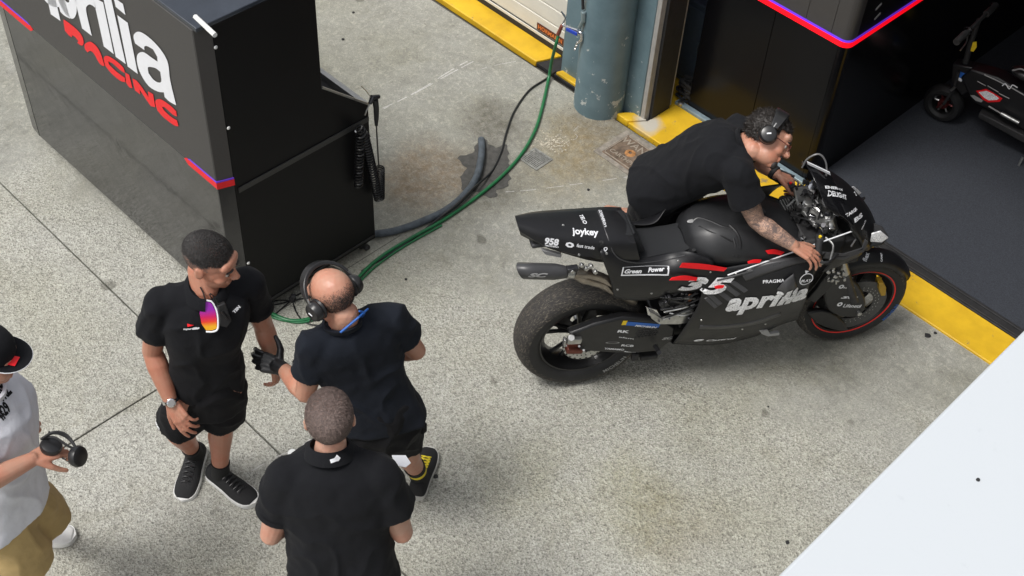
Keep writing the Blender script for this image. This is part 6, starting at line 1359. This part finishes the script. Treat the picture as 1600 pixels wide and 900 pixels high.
for off in (.05, -.05): MB().tube([SP(1474, 163, off), SP(1490, 140, off), SP(1498, 112, off)], .010, 10).build('fork_leg', M['rubber'], mbk, smooth=True)
MB().tube([SP(1486, 141, .06), SP(1492, 136, .06)], .009, 8).build('fork_clamp', M['steel'], mbk)
MB().tube([SP(1506, 108), SP(1516, 70), SP(1530, 30)], [.02, .017, .014], 12).build('steering_stem', M['rubber'], mbk, smooth=True)
hb0, hb1 = G(1494, 66, .93), G(1556, 8, .97)
MB().tube([hb0 - so0, hb1 - so0], .011, 12).build('handlebar', M['rubber'], mbk, smooth=True)
for a, b in ((hb0, hb0.lerp(hb1, .25)), (hb1, hb1.lerp(hb0, .25))): MB().tube([a - so0, b - so0], .02, 14).build('grip', M['rubber'], mbk, smooth=True)
for t in (.27, .93):
    c = hb0.lerp(hb1, t) - so0; ax = (hb1 - hb0).normalized(); MB().lathe([(.020, -.004), (.027, -.003), (.027, .003), (.020, .004), (.020, -.004)], c=c + Vector((0, 0, .012)), axis=ax.lerp(-ray(1515, 47).normalized(), .6), n=20).build('grip_ring', M['chrome'], mbk, smooth=True)
MB().tube(catmull([hb0.lerp(hb1, .3) - so0, hb0.lerp(hb1, .25) - so0 + Vector((.03, -.03, -.03)), hb0.lerp(hb1, .1) - so0 + Vector((.04, -.04, -.04))], 5), .004, 6).build('brake_lever', M['steel'], mbk)
q = splate('yellow_sticker', [(1520, 66), (1526, 65), (1526, 74), (1521, 81), (1516, 80)], .024, .003, M['text_yellow'], .001); splate('blue_sticker', [(1500, 112), (1508, 115), (1504, 127), (1497, 123)], .043, .003, M['text_blue'], .001); splate('sticker_edge', [(1498, 121), (1504, 124), (1502, 128), (1496, 125)], .044, .003, M['text_white'], .001)
splate('sticker_border', [(1525, 142), (1532, 141), (1541, 139), (1552, 145), (1566, 154), (1562, 159), (1544, 160), (1536, 156)], .058, .002, M['text_red'], 0); splate('sticker_face', [(1529, 144), (1541, 142), (1552, 147), (1561, 154), (1558, 156), (1545, 157), (1538, 153)], .0595, .002, M['scrib'], 0)
splate('sc_plate', [(1516, 149), (1522, 149), (1536, 157), (1533, 160), (1524, 157)], .058, .002, M['text_grey'], 0)
MB().tube([SP(1538, 117, .06), SP(1558, 126, .06), SP(1582, 138, .06), (SP(1606, 152, .06))], .0032, 6).build('trim_line', M['text_grey'], mbk)
for a, b in (((1527, 127), (1540, 134)), ((1543, 134), (1560, 144)), ((1561, 146), (1577, 154))): MB().tube([SP(*a, .058), SP(*b, .058)], .0028, 6).build('trim_line', M['text_grey'], mbk)
MB().tube(catmull([SP(1566, 134, .062), SP(1571, 131, .062), SP(1577, 139, .062), SP(1582, 133, .062), SP(1590, 137, .062)], 4), .003, 6).build('logo_line', M['text_white'], mbk)
MB().tube([SP(1564, 177, .085), SP(1592, 192, .085)], .013, 12).build('silver_peg', M['steel'], mbk, smooth=True); MB().tube([SP(1545, 166, .07), SP(1564, 177, .085)], .005, 8).build('peg_arm', M['steel'], mbk)
MB().tube([SP(1598, 246, .09), SP(1583, 276, .13)], [.009, .005], 8).build('kickstand', M['steel'], mbk, smooth=True)
m = MB(); m.ell(SP(1610, 118, 0), (.12, .06, .035), Matrix.Rotation(math.atan2(sF.y, sF.x), 3, 'Z')); m.build('saddle', M['leather'], mbk, smooth=True)
MB().tube(catmull([SP(1582, 110, .06), SP(1596, 108, .06), SP(1610, 116, .06)], 4), .005, 6).build('saddle_rail', M['text_grey'], mbk)
# flight case lid edge deeper in the garage so the opening does not end in nothing
fc = thing('flight_case', 'black wheeled flight case standing deep in the dim garage', 'case', FW(4.0, 3.2), FANG)
MB().bounds((0, 0, .12), (1.2, .6, 1.0)).build('case_body', M['black_panel'], fc, bevel=.01)
for x in (.01, 1.19): MB().bounds((x - .012, -.004, .12), (x + .012, .01, 1.0)).build('case_edging', M['darksteel'], fc)
